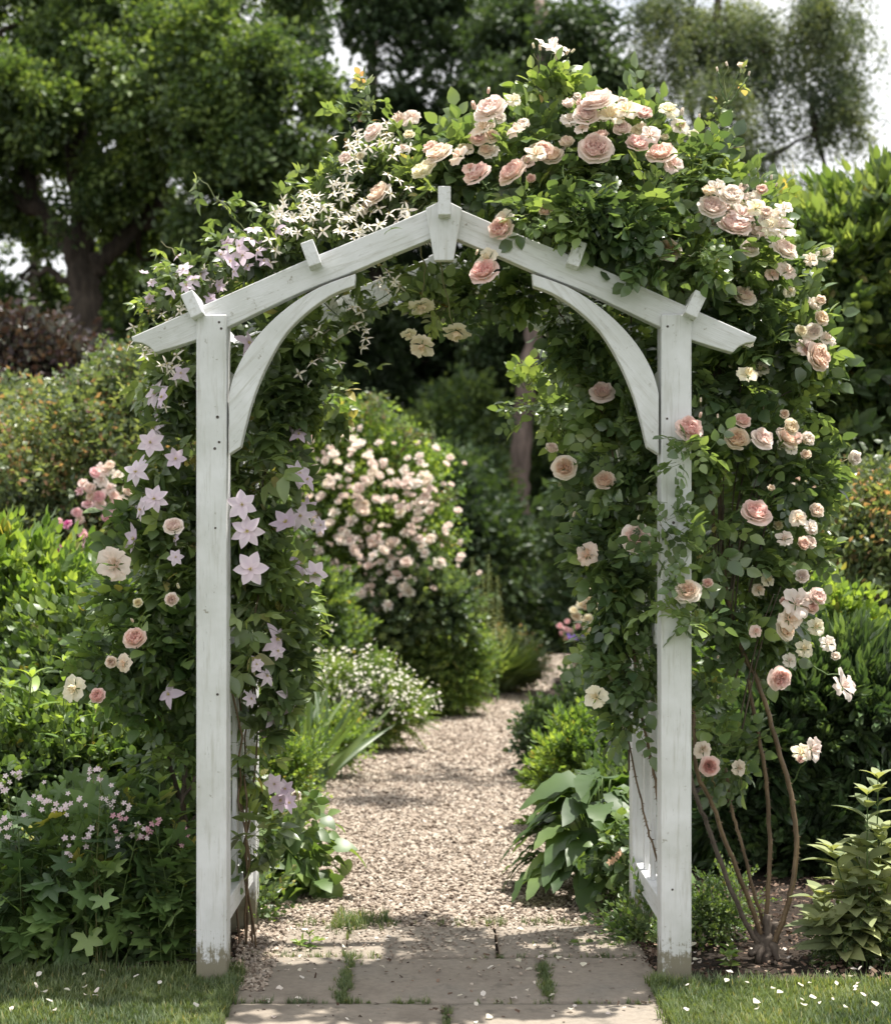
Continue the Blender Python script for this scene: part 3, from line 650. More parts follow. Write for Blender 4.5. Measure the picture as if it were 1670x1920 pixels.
for px, py in ((411, 604), (415, 616), (408, 782), (411, 829), (403, 841), (404, 990), (408, 1302), (1251, 612), (1250, 785), (1250, 833), (1258, 1046), (1260, 1668), (1262, 980)):
    o = bpy.data.objects.new('screw', sme); COL.objects.link(o); o.parent = POSTS[px > 835]; p = P(px, py, -.0005); o.location = (p[0]-X0, p[1], p[2]); s = random.uniform(.003, .0048); o.scale = (s, s*.8, s)

# ================================================================== leafy templates at their real sizes (metres)
random.seed(8)
LF4 = leaf(1, .66, 4, .24, .2, .8); LFN = leaf(1, .26, 5, .3, .35, .9); LFP = leaf(1, .5, 4, .2, .3, .72); LFB = leaf(1, .62, 6, .18, .5, .85, .02)
LF2 = leaf(1, .6, 2, .3, .2, .8); LFH = leaf(1, .85, 5, .18, .35, .62)
ROSE_S = [pinnate(2) for _ in range(4)]+[pinnate(1, .06, .045)]
def trio(l=.055, L=.05, lf=None):
    it = [(stick(L, .0009, .2, 2), I3, 0, 1, 0, None)]
    for a in (-1.1, 0, 1.1): it.append((lf or LFP, rz(a+random.uniform(-.2, .2))@rx(random.uniform(-.4, .1)), (0, L, -.2*L), l*random.uniform(.8, 1.15), random.uniform(-.08, .08), None))
    return join(it)
CLEM_S = [trio() for _ in range(4)]+[trio(.045)]
def base_pt(px, Y): p = P(px, HY, Y); return (p[0], Y, -.02)
def lobesP(L, dyn=0.):   # [(px, py, Y, r)] -> lobes with a real radius in metres
    return [(P(a, b, Y), r*.8) for a, b, Y, r in L]
def vine_stems(g, pairs, r0=.006, r1=.003, mi=1, wob=.012):
    for pts in pairs: tube(g, [P(*p) for p in pts], [r0, r1], 5, mi, .4, wob)
def place_blooms(plant, rows, toward=(0, -.92, .42), spread=.35, centre=None):
    for r in rows:
        px, py, d, kind, c = r[:5]; Y = r[5] if len(r) > 5 else -.05; a = np.array(r[6] if len(r) > 6 else toward, float)
        pos = P(px, py, Y); d = d*1.1; a = unit(a)+rng.normal(size=3)*spread*.5
        if centre is not None and len(r) < 7: a = a+np.array([(px-centre[0])*.0016, 0, -(py-centre[1])*.0006])
        me = random.choice(MESH[kind][c]); rad = d/2/(FPX/(Y+CAM_D))
        if kind == 'bud': rad *= .85
        put(me, {'full': 'rose_bloom', 'half': 'rose_bloom', 'blown': 'rose_bloom', 'bud': 'rose_bud', 'small': 'rose_bloom'}[kind], plant, pos, a, rad)

# ------------------------------------------------------------------ the climbing rose on the right and over the top
rose_r = thing('climbing_rose', (1.0, .32, -.02), 'big climbing rose with pink and cream blooms over the right of the arch', 'climbing rose')
FILL = [(random.gauss(mx_, sx_), random.gauss(my_, sy_), random.uniform(24, 42), random.choice(('blown', 'half', 'full')), random.choice(('cream', 'blush', 'white', 'peach', 'pink'))) for mx_, my_, sx_, sy_, n_ in ((1140, 225, 45, 22, 11), (920, 235, 35, 25, 7), (1240, 265, 25, 20, 5), (1370, 390, 35, 25, 10), (1450, 430, 22, 28, 7), (820, 280, 30, 15, 4), (700, 290, 40, 30, 5), (1530, 620, 20, 35, 7), (1490, 820, 22, 25, 5), (1500, 1020, 22, 60, 7), (1490, 1150, 25, 30, 6), (1010, 280, 35, 15, 5), (1440, 500, 50, 40, 4)) for _ in range(n_)]
B = [(*f_, .12) for f_ in FILL]+[(x_, y_, d_, k_, c_, .25) for x_, y_, d_, k_, c_ in ((1530, 1175, 34, 'blown', 'cream'), (1552, 1206, 32, 'blown', 'white'), (1508, 1216, 34, 'blown', 'cream'), (1474, 1195, 28, 'half', 'cream'), (1440, 1085, 30, 'blown', 'cream'), (1422, 1104, 28, 'blown', 'peach'), (1490, 1062, 32, 'blown', 'cream'), (1458, 985, 28, 'half', 'cream'), (1500, 968, 28, 'blown', 'peach'), (1522, 990, 26, 'blown', 'cream'), (1480, 1238, 28, 'blown', 'white'), (1566, 1230, 26, 'half', 'white'), (1480, 545, 26, 'blown', 'cream'), (1425, 690, 34, 'blown', 'cream'), (1470, 835, 28, 'blown', 'cream'), (1440, 760, 22, 'blown', 'peach'), (1300, 250, 22, 'blown', 'cream'), (1050, 270, 36, 'blown', 'blush'), (1030, 290, 30, 'blown', 'peach'), (1335, 410, 36, 'blown', 'blush'), (1410, 430, 36, 'full', 'blush'))]+[(1037, 84, 58, 'blown', 'white', .3, (0, -.35, 1)), (1012, 92, 18, 'bud', 'peach', .3, (-.5, 0, 1)), (1062, 100, 18, 'bud', 'peach', .3, (.5, 0, 1)), (1000, 88, 16, 'bud', 'cream', .3, (-.4, 0, 1)), (1072, 97, 16, 'bud', 'cream', .3, (.6, 0, 1)), (1042, 110, 20, 'bud', 'cream', .3, (.1, -.5, 1)),
 (918, 200, 60, 'full', 'blush'), (888, 200, 28, 'bud', 'pink'), (963, 186, 28, 'blown', 'cream'), (905, 236, 44, 'blown', 'peach'), (915, 172, 20, 'bud', 'pink'), (968, 240, 42, 'blown', 'blush'), (1005, 285, 38, 'blown', 'peach'), (1120, 185, 62, 'full', 'blush'), (1098, 213, 48, 'full', 'blush'), (1145, 212, 52, 'blown', 'cream'), (1175, 200, 56, 'blown', 'cream'), (1165, 240, 40, 'full', 'blush'), (1090, 238, 30, 'blown', 'blush'),
 (1116, 276, 62, 'full', 'blush'), (1195, 267, 44, 'full', 'pink'), (1240, 284, 52, 'full', 'pink'), (1220, 250, 40, 'blown', 'blush'), (1262, 305, 40, 'blown', 'blush'), (1082, 180, 22, 'half', 'white'), (1202, 236, 18, 'bud', 'peach'), (820, 285, 50, 'full', 'peach'), (857, 288, 46, 'blown', 'blush'), (793, 318, 58, 'full', 'cream'), (893, 323, 50, 'full', 'pink'), (880, 312, 30, 'blown', 'pink'), (958, 320, 54, 'full', 'pink'),
 (995, 335, 30, 'half', 'pink'), (985, 300, 22, 'bud', 'peach'), (1023, 394, 38, 'half', 'pink'), (938, 428, 56, 'full', 'pink', -.02), (942, 406, 42, 'blown', 'white', 0), (907, 506, 52, 'full', 'pink', -.03), (912, 482, 40, 'blown', 'cream', -.01), (893, 475, 16, 'bud', 'peach', -.02), (708, 360, 48, 'full', 'peach', .15), (685, 385, 40, 'blown', 'faded', .2), (750, 222, 52, 'blown', 'faded', .3), (772, 218, 36, 'blown', 'blush', .3),
 (722, 255, 38, 'blown', 'cream', .3), (1253, 467, 46, 'full', 'peach', .05), (1277, 214, 24, 'bud', 'blush', .3, (0, 0, 1)), (1310, 220, 15, 'bud', 'faded', .3, (0, 0, 1)), (1258, 212, 13, 'bud', 'faded', .3, (0, 0, 1)), (1390, 122, 26, 'half', 'peach', .3, (.2, -.3, 1)), (1362, 122, 15, 'bud', 'faded', .3, (-.2, 0, 1)), (1403, 140, 14, 'bud', 'faded', 0.10, (.3, 0, 1)), (1344, 132, 14, 'bud', 'faded', .3, (-.3, 0, 1)),
 (1335, 385, 50, 'full', 'blush'), (1370, 365, 54, 'full', 'white'), (1378, 420, 62, 'full', 'blush'), (1328, 358, 42, 'half', 'peach'), (1392, 398, 46, 'blown', 'blush'), (1345, 350, 34, 'blown', 'white'), (1418, 386, 40, 'blown', 'cream'), (1436, 398, 36, 'half', 'blush'), (1470, 388, 32, 'blown', 'white'), (1466, 420, 54, 'blown', 'white'), (1472, 466, 50, 'full', 'blush'), (1445, 425, 36, 'blown', 'cream'),
 (1445, 335, 16, 'bud', 'faded', 0.15, (0, 0, 1)), (1454, 348, 13, 'bud', 'faded', 0.15, (.4, 0, 1)), (1436, 345, 13, 'bud', 'faded', 0.15, (-.4, 0, 1)), (1546, 476, 30, 'blown', 'blush', 0.30), (1526, 570, 40, 'half', 'white', 0.20), (1540, 600, 38, 'half', 'blush', 0.20), (1550, 632, 38, 'blown', 'blush', 0.20), (1536, 668, 56, 'full', 'peach', 0.10), (1515, 625, 38, 'blown', 'cream', 0.20), (1498, 648, 34, 'blown', 'cream', 0.20),
 (1402, 697, 44, 'blown', 'cream', 0.02), (1293, 801, 50, 'full', 'pink', -.04), (1312, 780, 20, 'bud', 'pink', -.02), (1313, 752, 13, 'bud', 'peach', -.02, (0, 0, 1)), (1345, 782, 14, 'bud', 'peach', .02, (0, 0, 1)), (1392, 787, 34, 'full', 'pink', .05), (1381, 822, 56, 'full', 'peach', .04), (1430, 820, 42, 'full', 'blush', 0.02), (1482, 800, 46, 'half', 'cream', 0.05), (1470, 776, 26, 'half', 'peach', 0.10), (1510, 853, 34, 'half', 'peach', 0.10), (1508, 828, 20, 'bud', 'peach', 0.10),
 (1600, 858, 46, 'half', 'white', .4, (.3, -.6, .1)), (1418, 958, 54, 'full', 'pink', 0.02), (1445, 915, 24, 'half', 'peach', 0.02), (1530, 957, 40, 'half', 'blush', 0.15), (1505, 1019, 40, 'half', 'pink', 0.10), (1495, 1130, 56, 'blown', 'white', 0.10), (1482, 1160, 46, 'blown', 'peach', 0.10), (1326, 1093, 30, 'half', 'pink', -.02), (1288, 1106, 46, 'full', 'peach', -.07, (-.2, -.9, .2)), (1192, 1008, 58, 'full', 'blush', .0), (1196, 972, 14, 'bud', 'cream', .02, (.1, 0, 1)),
 (1133, 900, 48, 'full', 'peach', .2), (1128, 733, 44, 'full', 'blush', .3), (1100, 1038, 44, 'blown', 'peach', .2), (1058, 876, 44, 'full', 'peach', .3), (1034, 840, 36, 'half', 'blush', .3), (1075, 966, 18, 'bud', 'peach', .3), (1117, 1306, 42, 'blown', 'cream', .15), (1463, 1272, 42, 'full', 'pink', 0.02), (1586, 1284, 56, 'blown', 'white', 0.15, (.5, -.6, .4)), (1330, 1437, 38, 'full', 'pink', .1), (1317, 1404, 36, 'blown', 'faded', .12),
 (1385, 1440, 30, 'blown', 'faded', .2), (1526, 1405, 44, 'blown', 'white', 0.05), (1502, 1410, 36, 'blown', 'cream', 0.05), (1500, 1424, 24, 'half', 'pink', 0.04), (1345, 1308, 16, 'bud', 'blush', .1), (1345, 1233, 14, 'bud', 'peach', .1), (790, 577, 48, 'blown', 'cream', .2, (.1, -.4, -.9)), (766, 628, 30, 'blown', 'cream', .2, (0, -.5, -.8)), (790, 650, 44, 'blown', 'cream', .2, (0, -.4, -.9)), (855, 628, 54, 'blown', 'cream', .2, (0, -.45, -.9)), (1400, 640, 26, 'blown', 'cream', 0.10)]
g = Geo()
L_out = lobesP([(880, 345, .25, .085), (835, 325, .32, .075), (870, 290, .3, .07), (790, 325, .3, .07), (900, 310, .3, .09), (940, 350, .3, .14), (1010, 320, .3, .17), (1100, 320, .3, .20), (1190, 345, .3, .20), (1270, 405, .3, .20), (1350, 470, .33, .20), (1400, 560, .35, .2),
    (1420, 660, .35, .19), (1410, 760, .35, .18), (1400, 860, .35, .17), (1380, 950, .33, .16), (1400, 1030, .35, .15), (1380, 1110, .33, .14), (1410, 1180, .4, .12), (1345, 740, .25, .12), (1335, 860, .2, .1),
    (1340, 1010, .2, .1), (1340, 1230, .3, .09), (1345, 1330, .3, .09), (1370, 1420, .35, .07), (1345, 620, .35, .1), (1320, 680, .3, .09), (1480, 700, .4, .1), (1470, 880, .4, .1), (1470, 1000, .4, .09), (1460, 1100, .45, .09)])
p, o = lobe_points(L_out, 3200, 11, .45, .45)
keep = ~((p[:, 1] < .0) & (np.abs(p[:, 0]-.675) < .075)); rt = np.array([(2*X0-x, z) for x, z in px_poly(RT, .012)])[::-1]; zt = np.interp(p[:, 0], rt[:, 0], rt[:, 1])
keep &= ~((p[:, 1] < .10) & (p[:, 2] < zt+.03) & (p[:, 2] > zt-.16) & (p[:, 0] > .15) & (p[:, 0] < .90))
p, o = p[keep], o[keep]; p, o = clear_blooms(p, o, B)
leaves(g, ROSE_S, p, o, 1.0, .15, .25)
L_in = lobesP([(905, 545, .35, .06), (870, 585, .38, .045), (980, 545, .4, .06), (1060, 590, .45, .08), (1110, 650, .4, .09), (1150, 740, .35, .10), (1180, 840, .3, .10), (1150, 930, .35, .10), (1180, 1010, .3, .11),
    (1140, 1060, .35, .09), (1190, 1130, .3, .10), (1150, 1180, .4, .08), (1190, 1250, .3, .09), (1200, 1350, .3, .06), (1185, 1420, .35, .035), (1190, 650, .4, .08)])
p, o = lobe_points(L_in, 1500, 10, .5, .4); p, o = clear_blooms(p, o, B); leaves(g, ROSE_S, p, o, .92, .0, .35)
L_fr = lobesP([(945, 455, -.01, .055), (1000, 400, .0, .08), (1085, 405, .02, .06), (1160, 440, .0, .06), (1225, 495, -.01, .04), (1190, 420, .05, .1), (1300, 490, .05, .08), (920, 390, .0, .05)])
p, o = lobe_points(L_fr, 560, 9, .6, .3); p, o = clear_blooms(p, o, B); leaves(g, ROSE_S, p, o, .92, -.15, .3)
for (px, py, n, r) in ((1250, 985, 9, .05), (1270, 1040, 14, .06), (1215, 960, 7, .05), (1300, 870, 9, .05), (1290, 830, 7, .04), (1310, 1110, 10, .05), (1260, 1130, 8, .05), (1300, 1170, 9, .05), (1230, 1080, 7, .04)):
    p, o = lobe_points([(P(px, py, -.03), (r, .015, r))], n, 3, .6, .2); o[:, 1] = -abs(o[:, 1])*.6; leaves(g, ROSE_S, p, o, .85, -.1, .2)
g.obj('foliage', [M['rose_leaf'], M['stem']], rose_r)
p, o = lobe_points(L_out+L_in, 60, 1, .4, .8)
for q_ in p:
    g = Geo(); c_ = P(1350 if q_[0] > .62 else 1180, 1061, .33); c_[2] = q_[2]-random.uniform(.15, .45); c_[0] = c_[0]*.6+q_[0]*.4; tube(g, [c_, (c_+q_)/2+np.array([0, -.02, .06]), q_+np.array([0, -.03, .02])], [.0032, .0014], 4, 0, .5); g.obj('twig', [M['old_cane']], rose_r)
g = Geo()   # fresh yellow-green growth catching the sun at the top and the edge
L_yg = lobesP([(1010, 290, .3, .08), (1090, 255, .3, .08), (1160, 290, .3, .1), (1260, 300, .3, .07), (1440, 520, .35, .12), (1470, 620, .4, .1), (1490, 760, .4, .09), (1500, 900, .4, .08), (1480, 1060, .45, .09),
    (1440, 1180, .45, .09), (1030, 170, .3, .03), (930, 285, .25, .07), (1330, 350, .3, .07), (1500, 1180, .45, .09), (1310, 330, .3, .05), (870, 310, .2, .05), (1110, 690, .8, .05), (1010, 760, 1., .09), (1060, 720, .9, .1), (985, 735, 1., .045), (1100, 770, .6, .09), (1055, 800, .9, .07), (1130, 800, .5, .06), (820, 580, .25, .04), (905, 610, .25, .025), (850, 610, .25, .02), (1200, 245, .3, .05)])
p, o = lobe_points(L_yg, 1000, 8, .6, .4); p, o = clear_blooms(p, o, B); leaves(g, ROSE_S, p, o, .85, .2, .1)
g.obj('young_foliage', [M['young_leaf'], M['stem']], rose_r)
g = Geo(); p, o = lobe_points(lobesP([(690, 165, .3, .025), (645, 225, .3, .03), (668, 245, .3, .04), (700, 225, .3, .04), (640, 275, .3, .04), (1036, 150, .3, .03), (1030, 120, .3, .03), (1340, 235, .3, .03), (1362, 190, .3, .04), (1390, 155, .3, .02), (1446, 352, .35, .02), (1262, 240, .3, .04), (1010, 300, .25, .04), (1310, 240, .3, .03), (1240, 360, .2, .03)]), 110, 5, .7, .2)
leaves(g, [pinnate(1, .03, .03, leaf(1, .55, 3, .3, .3, .8))], p, o, .8, .3, .0); g.obj('bronze_shoots', [M['bronze_leaf'], M['stem']], rose_r)
def thorny(name, pts, r0, r1, m):
    g = Geo(); q, rr = tube(g, pts, [r0*.76, r1*.76], 8, 0, .5, .0012, 6); th = T([(-.5, 0, 0), (.5, 0, 0), (0, 0, .6), (0, 1.7, -.5)], [(0, 1, 3), (1, 2, 3), (2, 0, 3)])
    for i in range(len(q)-1):
        for _ in range(3):
            t = random.random(); c = q[i]*(1-t)+q[i+1]*t; d = unit(rng.normal(size=3)); ax = unit(q[i+1]-q[i]); d = unit(d-ax*d.dot(ax))
            g.add(th, frame(d, ax)[None], (c+d*rr[i]*.9)[None], np.array([.0052]), np.array([.5]))
    return g.obj(name, [m], rose_r)
CN = [([(1420, 1770, .30), (1400, 1735, .28), (1368, 1665, .26), (1330, 1560, .24), (1300, 1480, .22), (1270, 1350, .25)], .011, .008, 'old_cane'),
      ([(1425, 1750, .30), (1408, 1700, .29), (1372, 1610, .27), (1335, 1510, .25), (1305, 1440, .22), (1300, 1330, .25)], .0105, .008, 'cane'),
      ([(1432, 1740, .34), (1412, 1670, .34), (1392, 1590, .34), (1372, 1520, .34), (1360, 1440, .34)], .0075, .006, 'cane'),
      ([(1432, 1750, .32), (1440, 1660, .32), (1442, 1560, .33), (1432, 1440, .34), (1410, 1320, .34), (1388, 1210, .34), (1350, 1080, .34), (1330, 900, .3)], .0095, .007, 'cane'),
      ([(1452, 1765, .30), (1478, 1690, .29), (1492, 1590, .30), (1482, 1490, .31), (1452, 1380, .32), (1420, 1280, .33), (1380, 1190, .34), (1355, 1050, .34), (1345, 800, .35), (1350, 600, .35)], .0115, .008, 'cane'),
      ([(1258, 1790, .36), (1250, 1690, .35), (1225, 1590, .35), (1205, 1520, .38), (1180, 1400, .38), (1160, 1310, .38), (1120, 1150, .40)], .005, .003, 'cane'),
      ([(1262, 1795, .31), (1250, 1620, .31), (1230, 1480, .30), (1215, 1400, .3), (1195, 1300, .3), (1180, 1100, .34), (1150, 860, .4), (1095, 680, .42), (1035, 560, .42)], .007, .004, 'cane'),
      ([(1330, 900, .3), (1300, 640, .35), (1240, 450, .35), (1100, 380, .3), (960, 400, .3)], .008, .004, 'cane')]
for pts, r0, r1, m_ in CN: thorny('cane', [P(*q) for q in pts], r0, r1, M[m_])
g = Geo(); st = [(1436, 1800, .32), (1432, 1775, .32), (1440, 1745, .32)]
tube(g, [P(*q) for q in st], [.036, .026], 10, 0, .5, .004, 6)
for a in ((1405, 1785), (1460, 1795), (1420, 1800)): tube(g, [P(1436, 1765, .32), P((a[0]+1436)/2, 1775, .30), P(a[0], a[1]+6, .28)], [.020, .009], 7, 0, .5, .002)
for a in ((1420, 1735), (1452, 1730), (1438, 1715)): tube(g, [P(1438, 1780, .32), P(a[0], 1755, .31), P(a[0], a[1], .31)], [.022, .012], 7, 0, .5, .002)
g.obj('stump', [M['old_cane']], rose_r)
for pts in ([(1040, 330, .3), (1036, 230, .3), (1030, 150, .3), (1035, 100, .3)], [(1030, 160, .3), (1012, 120, .3), (1000, 100, .3)], [(1034, 160, .3), (1055, 125, .3), (1066, 108, .3)], [(1032, 150, .3), (1045, 120, .3), (1050, 95, .3)], [(1032, 180, .3), (1018, 140, .3), (1008, 92, .3)],
            [(1280, 390, .3), (1300, 330, .3), (1340, 240, .3), (1362, 190, .3), (1385, 135, .3)], [(1362, 190, .3), (1355, 150, .3), (1365, 125, .3)], [(1362, 190, .3), (1350, 160, .3), (1345, 135, .3)], [(1362, 195, .3), (1385, 170, .3), (1400, 145, .3)],
            [(1310, 320, .3), (1350, 285, .3), (1395, 275, .3)], [(1430, 410, .35), (1432, 370, .35), (1445, 335, .35)], [(1432, 375, .35), (1440, 350, .35), (1452, 345, .35)], [(1230, 330, .3), (1262, 270, .3), (1275, 220, .3)], [(1262, 270, .3), (1300, 245, .3), (1310, 225, .3)],
            [(1500, 900, .4), (1545, 875, .4), (1590, 860, .4)], [(1430, 600, .35), (1480, 620, .35), (1530, 600, .35)], [(1440, 690, .35), (1500, 660, .35), (1530, 640, .35)], [(780, 420, .25), (795, 500, .22), (790, 560, .2)], [(820, 470, .25), (835, 540, .22), (850, 610, .2)], [(950, 330, .3), (925, 260, .3), (918, 215, .3)],
            [(760, 330, .3), (700, 260, .3), (690, 190, .3)], [(1500, 1230, .4), (1540, 1260, .4), (1580, 1270, .4)], [(1440, 1240, .35), (1455, 1255, .3), (1463, 1270, .2)], [(1130, 1180, .4), (1120, 1250, .3), (1117, 1295, .2)],
            [(1480, 1480, .4), (1500, 1440, .35), (1520, 1415, .3)], [(1340, 1480, .3), (1335, 1455, .2), (1330, 1440, .15)], [(1205, 980, .1), (1240, 1060, -.03), (1280, 1100, -.06)]):
    g = Geo(); tube(g, [P(*q) for q in pts], [.0032, .0018], 5, 0, random.random(), .003); g.obj('stalk', [M['stem']], rose_r)
big = sorted(B, key=lambda r: -r[2])[:100]; rest = [r for r in B if r not in big]
place_blooms(rose_r, big, centre=(1250, 900))
CN_ = ['pink', 'blush', 'peach', 'cream', 'white', 'faded']; TB = dict(full=shapes, half=half, blown=blowns, bud=buds); g = Geo()
for r in rest:
    Y = r[5] if len(r) > 5 else -.05; a = unit(np.array(r[6] if len(r) > 6 else (0, -.85, .5), float)+rng.normal(size=3)*.15); t = random.choice(TB[r[3]]); ci = CN_.index(r[4])
    t = T(t.v, t.f, t.tip, t.rnd, [ci if m_ == 0 else 5+m_ for m_ in t.mi]); g.add(t, frame(np.cross(a, [.3, .1, .2]), a)[None], P(r[0], r[1], Y)[None], np.array([r[2]*.53/(FPX/(Y+CAM_D))]))
tag(g.obj('small_roses', [M['p_'+c] for c in CN_]+[M['sepal'], M['stem']], rose_r), kind='stuff')

# ------------------------------------------------------------------ the smaller rose at the foot of the left side
rose_l = thing('climbing_rose', (-.85, .45, -.02), 'smaller climbing rose with few pink and white blooms low beside the left post', 'climbing rose')
g = Geo(); p, o = lobe_points(lobesP([(310, 960, .35, .10), (290, 1080, .35, .12), (260, 1160, .35, .12), (250, 1250, .35, .13), (300, 1330, .4, .13), (210, 1290, .35, .07), (320, 1420, .4, .10), (340, 1200, .3, .10), (180, 1270, .3, .05), (560, 1480, .8, .05)]), 800, 9, .5, .4)
leaves(g, ROSE_S, p, o, 1., .1, .2); g.obj('foliage', [M['mid_leaf'], M['stem']], rose_l)
g = Geo()
for pts in ([(330, 1780, .45), (335, 1560, .42), (350, 1450, .4), (330, 1300, .4), (290, 1100, .35), (310, 950, .35)], [(320, 1785, .42), (310, 1600, .4), (345, 1480, .38), (362, 1380, .36)], [(345, 1770, .5), (355, 1580, .5), (330, 1480, .45), (300, 1330, .4), (240, 1240, .35), (150, 1280, .3)], [(300, 1790, .35), (310, 1650, .35), (330, 1540, .34), (366, 1455, .32)], [(312, 1790, .38), (325, 1650, .37), (340, 1580, .36), (366, 1530, .34)]):
    tube(g, [P(*q) for q in pts], [.0105, .004], 6, 0, .4, .006)
g.obj('cane', [M['old_cane']], rose_l)
place_blooms(rose_l, [(253, 1196, 52, 'full', 'pink'), (209, 1241, 32, 'half', 'blush'), (231, 1243, 34, 'blown', 'peach'), (137, 1291, 48, 'blown', 'cream'), (183, 1304, 36, 'full', 'pink'), (259, 1130, 26, 'half', 'cream'), (249, 1164, 20, 'bud', 'peach'), (322, 1124, 36, 'half', 'blush'), (325, 985, 38, 'full', 'blush'), (214, 1056, 64, 'blown', 'faded'), (335, 1100, 22, 'bud', 'cream'), (555, 1492, 32, 'half', 'white', .9)], centre=(300, 1150))

# ------------------------------------------------------------------ large-flowered clematis up the left side
clem = thing('clematis', (-.78, .42, -.02), 'clematis with large pale mauve six-petalled flowers climbing the left side of the arch', 'clematis')
g = Geo()
Lc = lobesP([(335, 660, .35, .07), (320, 740, .35, .09), (325, 830, .35, .09), (320, 920, .35, .10), (335, 1010, .3, .09), (345, 1100, .3, .09), (350, 1200, .3, .08), (350, 1290, .35, .07), (480, 650, .35, .07), (545, 640, .4, .07), (600, 600, .42, .05),
    (480, 740, .33, .08), (520, 730, .4, .09), (500, 830, .35, .11), (500, 920, .35, .11), (495, 1010, .35, .10), (510, 1100, .35, .11), (500, 1190, .35, .10), (480, 1290, .3, .075), (510, 1250, .4, .07), (470, 1400, .35, .055), (462, 1490, .3, .045), (466, 1580, .35, .045), (462, 1660, .35, .04), (475, 1440, .5, .05),
    (610, 750, .45, .035), (640, 760, .45, .02), (560, 780, .4, .05)])
p, o = lobe_points(Lc, 2200, 11, .5, .4); leaves(g, CLEM_S, p, o, 1.1, .0, .35)
for (px, py, n, r) in ((478, 1130, 8, .03), (480, 1180, 8, .03), (482, 880, 6, .03), (475, 1235, 6, .03)):
    p, o = lobe_points([(P(px, py, .12), r)], n, 3, .6, .2); leaves(g, CLEM_S, p, o, 1.25, -.1, .3)
g.obj('foliage', [M['clem_leaf'], M['stem']], clem)
g = Geo()
for k in range(6):
    x0 = random.choice((330, 345, 455, 470, 465)); pts = [(x0+random.uniform(-15, 15), 1782, .42)]; x = x0
    for y in range(1550, 560, -170): x += random.uniform(-18, 20); pts.append((x, y, random.uniform(.25, .5)))
    tube(g, [P(*q) for q in pts], [.004, .002], 5, 0, random.random(), .008)
g.obj('vine_stem', [M['cane']], clem)
for r in [(454, 947, 54, 1), (464, 996, 60, 2), (470, 1067, 60, 1), (560, 890, 54, 0, .25), (537, 980, 58, 2, .2), (563, 968, 50, 0, .3), (518, 1198, 58, 2, .2), (253, 1010, 54, 2, .2), (318, 1302, 50, 0, .2), (262, 878, 50, 0, .3), (275, 945, 56, 0, .3), (292, 738, 54, 0, .3), (290, 805, 52, 0, .3), (312, 868, 46, 0, .3), (465, 643, 50, 0, .15),
          (548, 800, 46, 0, .35), (552, 770, 40, 0, .4), (562, 1058, 48, 1, .3), (578, 1078, 44, 2, .35), (500, 1268, 38, 0, .2), (542, 1306, 46, 2, .3), (524, 1500, 46, 2, .5), (330, 1010, 34, 0, .2), (575, 955, 44, 1, .4), (548, 1150, 34, 0, .35), (470, 1310, 34, 1, .2), (600, 985, 34, 1, .4), (300, 770, 36, 1, .35), (535, 1480, 36, 1, .5), (305, 745, 44, 0, .12), (283, 830, 48, 1, .1), (255, 885, 46, 0, .1), (330, 860, 40, 0, .1), (290, 935, 50, 0, .1), (265, 955, 44, 1, .12), (340, 700, 34, 1, .1), (330, 1045, 30, 0, .1), (575, 900, 40, 1, .2), (590, 1075, 46, 1, .25), (520, 1220, 36, 0, .2), (510, 1345, 40, 1, .3), (500, 1375, 34, 0, .35), (545, 1320, 36, 1, .3), (480, 1245, 34, 1, .15), (560, 815, 36, 1, .3), (515, 1470, 38, 1, .4), (540, 1505, 40, 1, .45)]:
    Y = r[4] if len(r) > 4 else .02; a = np.array([0, -1, .15]) if Y < .12 else np.array([random.uniform(-.7, .7)+(.4 if r[0] > 430 else -.6), -.6, random.uniform(-.1, .8)])
    put(CLEM[r[3]] if Y < .1 else random.choice(CLEM), 'clematis_flower', clem, P(r[0], r[1], Y), a, r[2]/2/(FPX/(Y+CAM_D))*1.18)

# ------------------------------------------------------------------ small star-flowered clematis along the left roof slope
starc = thing('star_clematis', (-.70, .35, -.02), 'clematis with masses of small creamy star flowers along the left roof slope', 'clematis')
g = Geo()
Ls = lobesP([(290, 596, .3, .04), (330, 560, .3, .05), (390, 535, .3, .055), (450, 505, .3, .07), (510, 470, .3, .08), (560, 430, .3, .09), (620, 405, .3, .10), (680, 375, .3, .11), (740, 350, .3, .10), (780, 370, .2, .07), (760, 300, .3, .08), (800, 380, .12, .05), (700, 310, .3, .07), (650, 345, .3, .07),
    (700, 530, .35, .06), (760, 500, .35, .06), (640, 560, .4, .06), (800, 530, .35, .045), (720, 440, .02, .03), (560, 620, .4, .07), (850, 520, .35, .06), (590, 690, .42, .04), (320, 690, .3, .05), (610, 520, .3, .04)])
p, o = lobe_points(Ls, 1700, 10, .55, .35); leaves(g, CLEM_S, p, o, .72, .1, .15); g.obj('foliage', [M['clem_leaf'], M['stem']], starc)
g = Geo()
for pts in ([(470, 440, .3), (440, 410, .3), (400, 365, .3), (372, 332, .3)], [(360, 520, .3), (330, 480, .3), (302, 452, .3)], [(330, 580, .3), (295, 540, .3), (268, 510, .3)], [(700, 330, .3), (690, 240, .3), (692, 160, .3)], [(690, 260, .3), (660, 240, .3), (642, 215, .3)], [(480, 440, .3), (470, 400, .3), (490, 385, .3)],
            [(340, 600, .3), (270, 590, .3), (252, 580, .3)], [(560, 520, .35), (690, 490, .35), (800, 520, .35)], [(780, 520, .3), (740, 540, .3), (690, 580, .3)], [(400, 560, .3), (560, 470, .3), (700, 400, .3), (800, 360, .3)], [(690, 640, .4), (640, 600, .4), (600, 560, .4)]):
    tube(g, [P(*q) for q in pts], [.0028, .0014], 5, 0, random.random(), .004)
g.obj('vine_stem', [M['stem']], starc)
g = Geo()
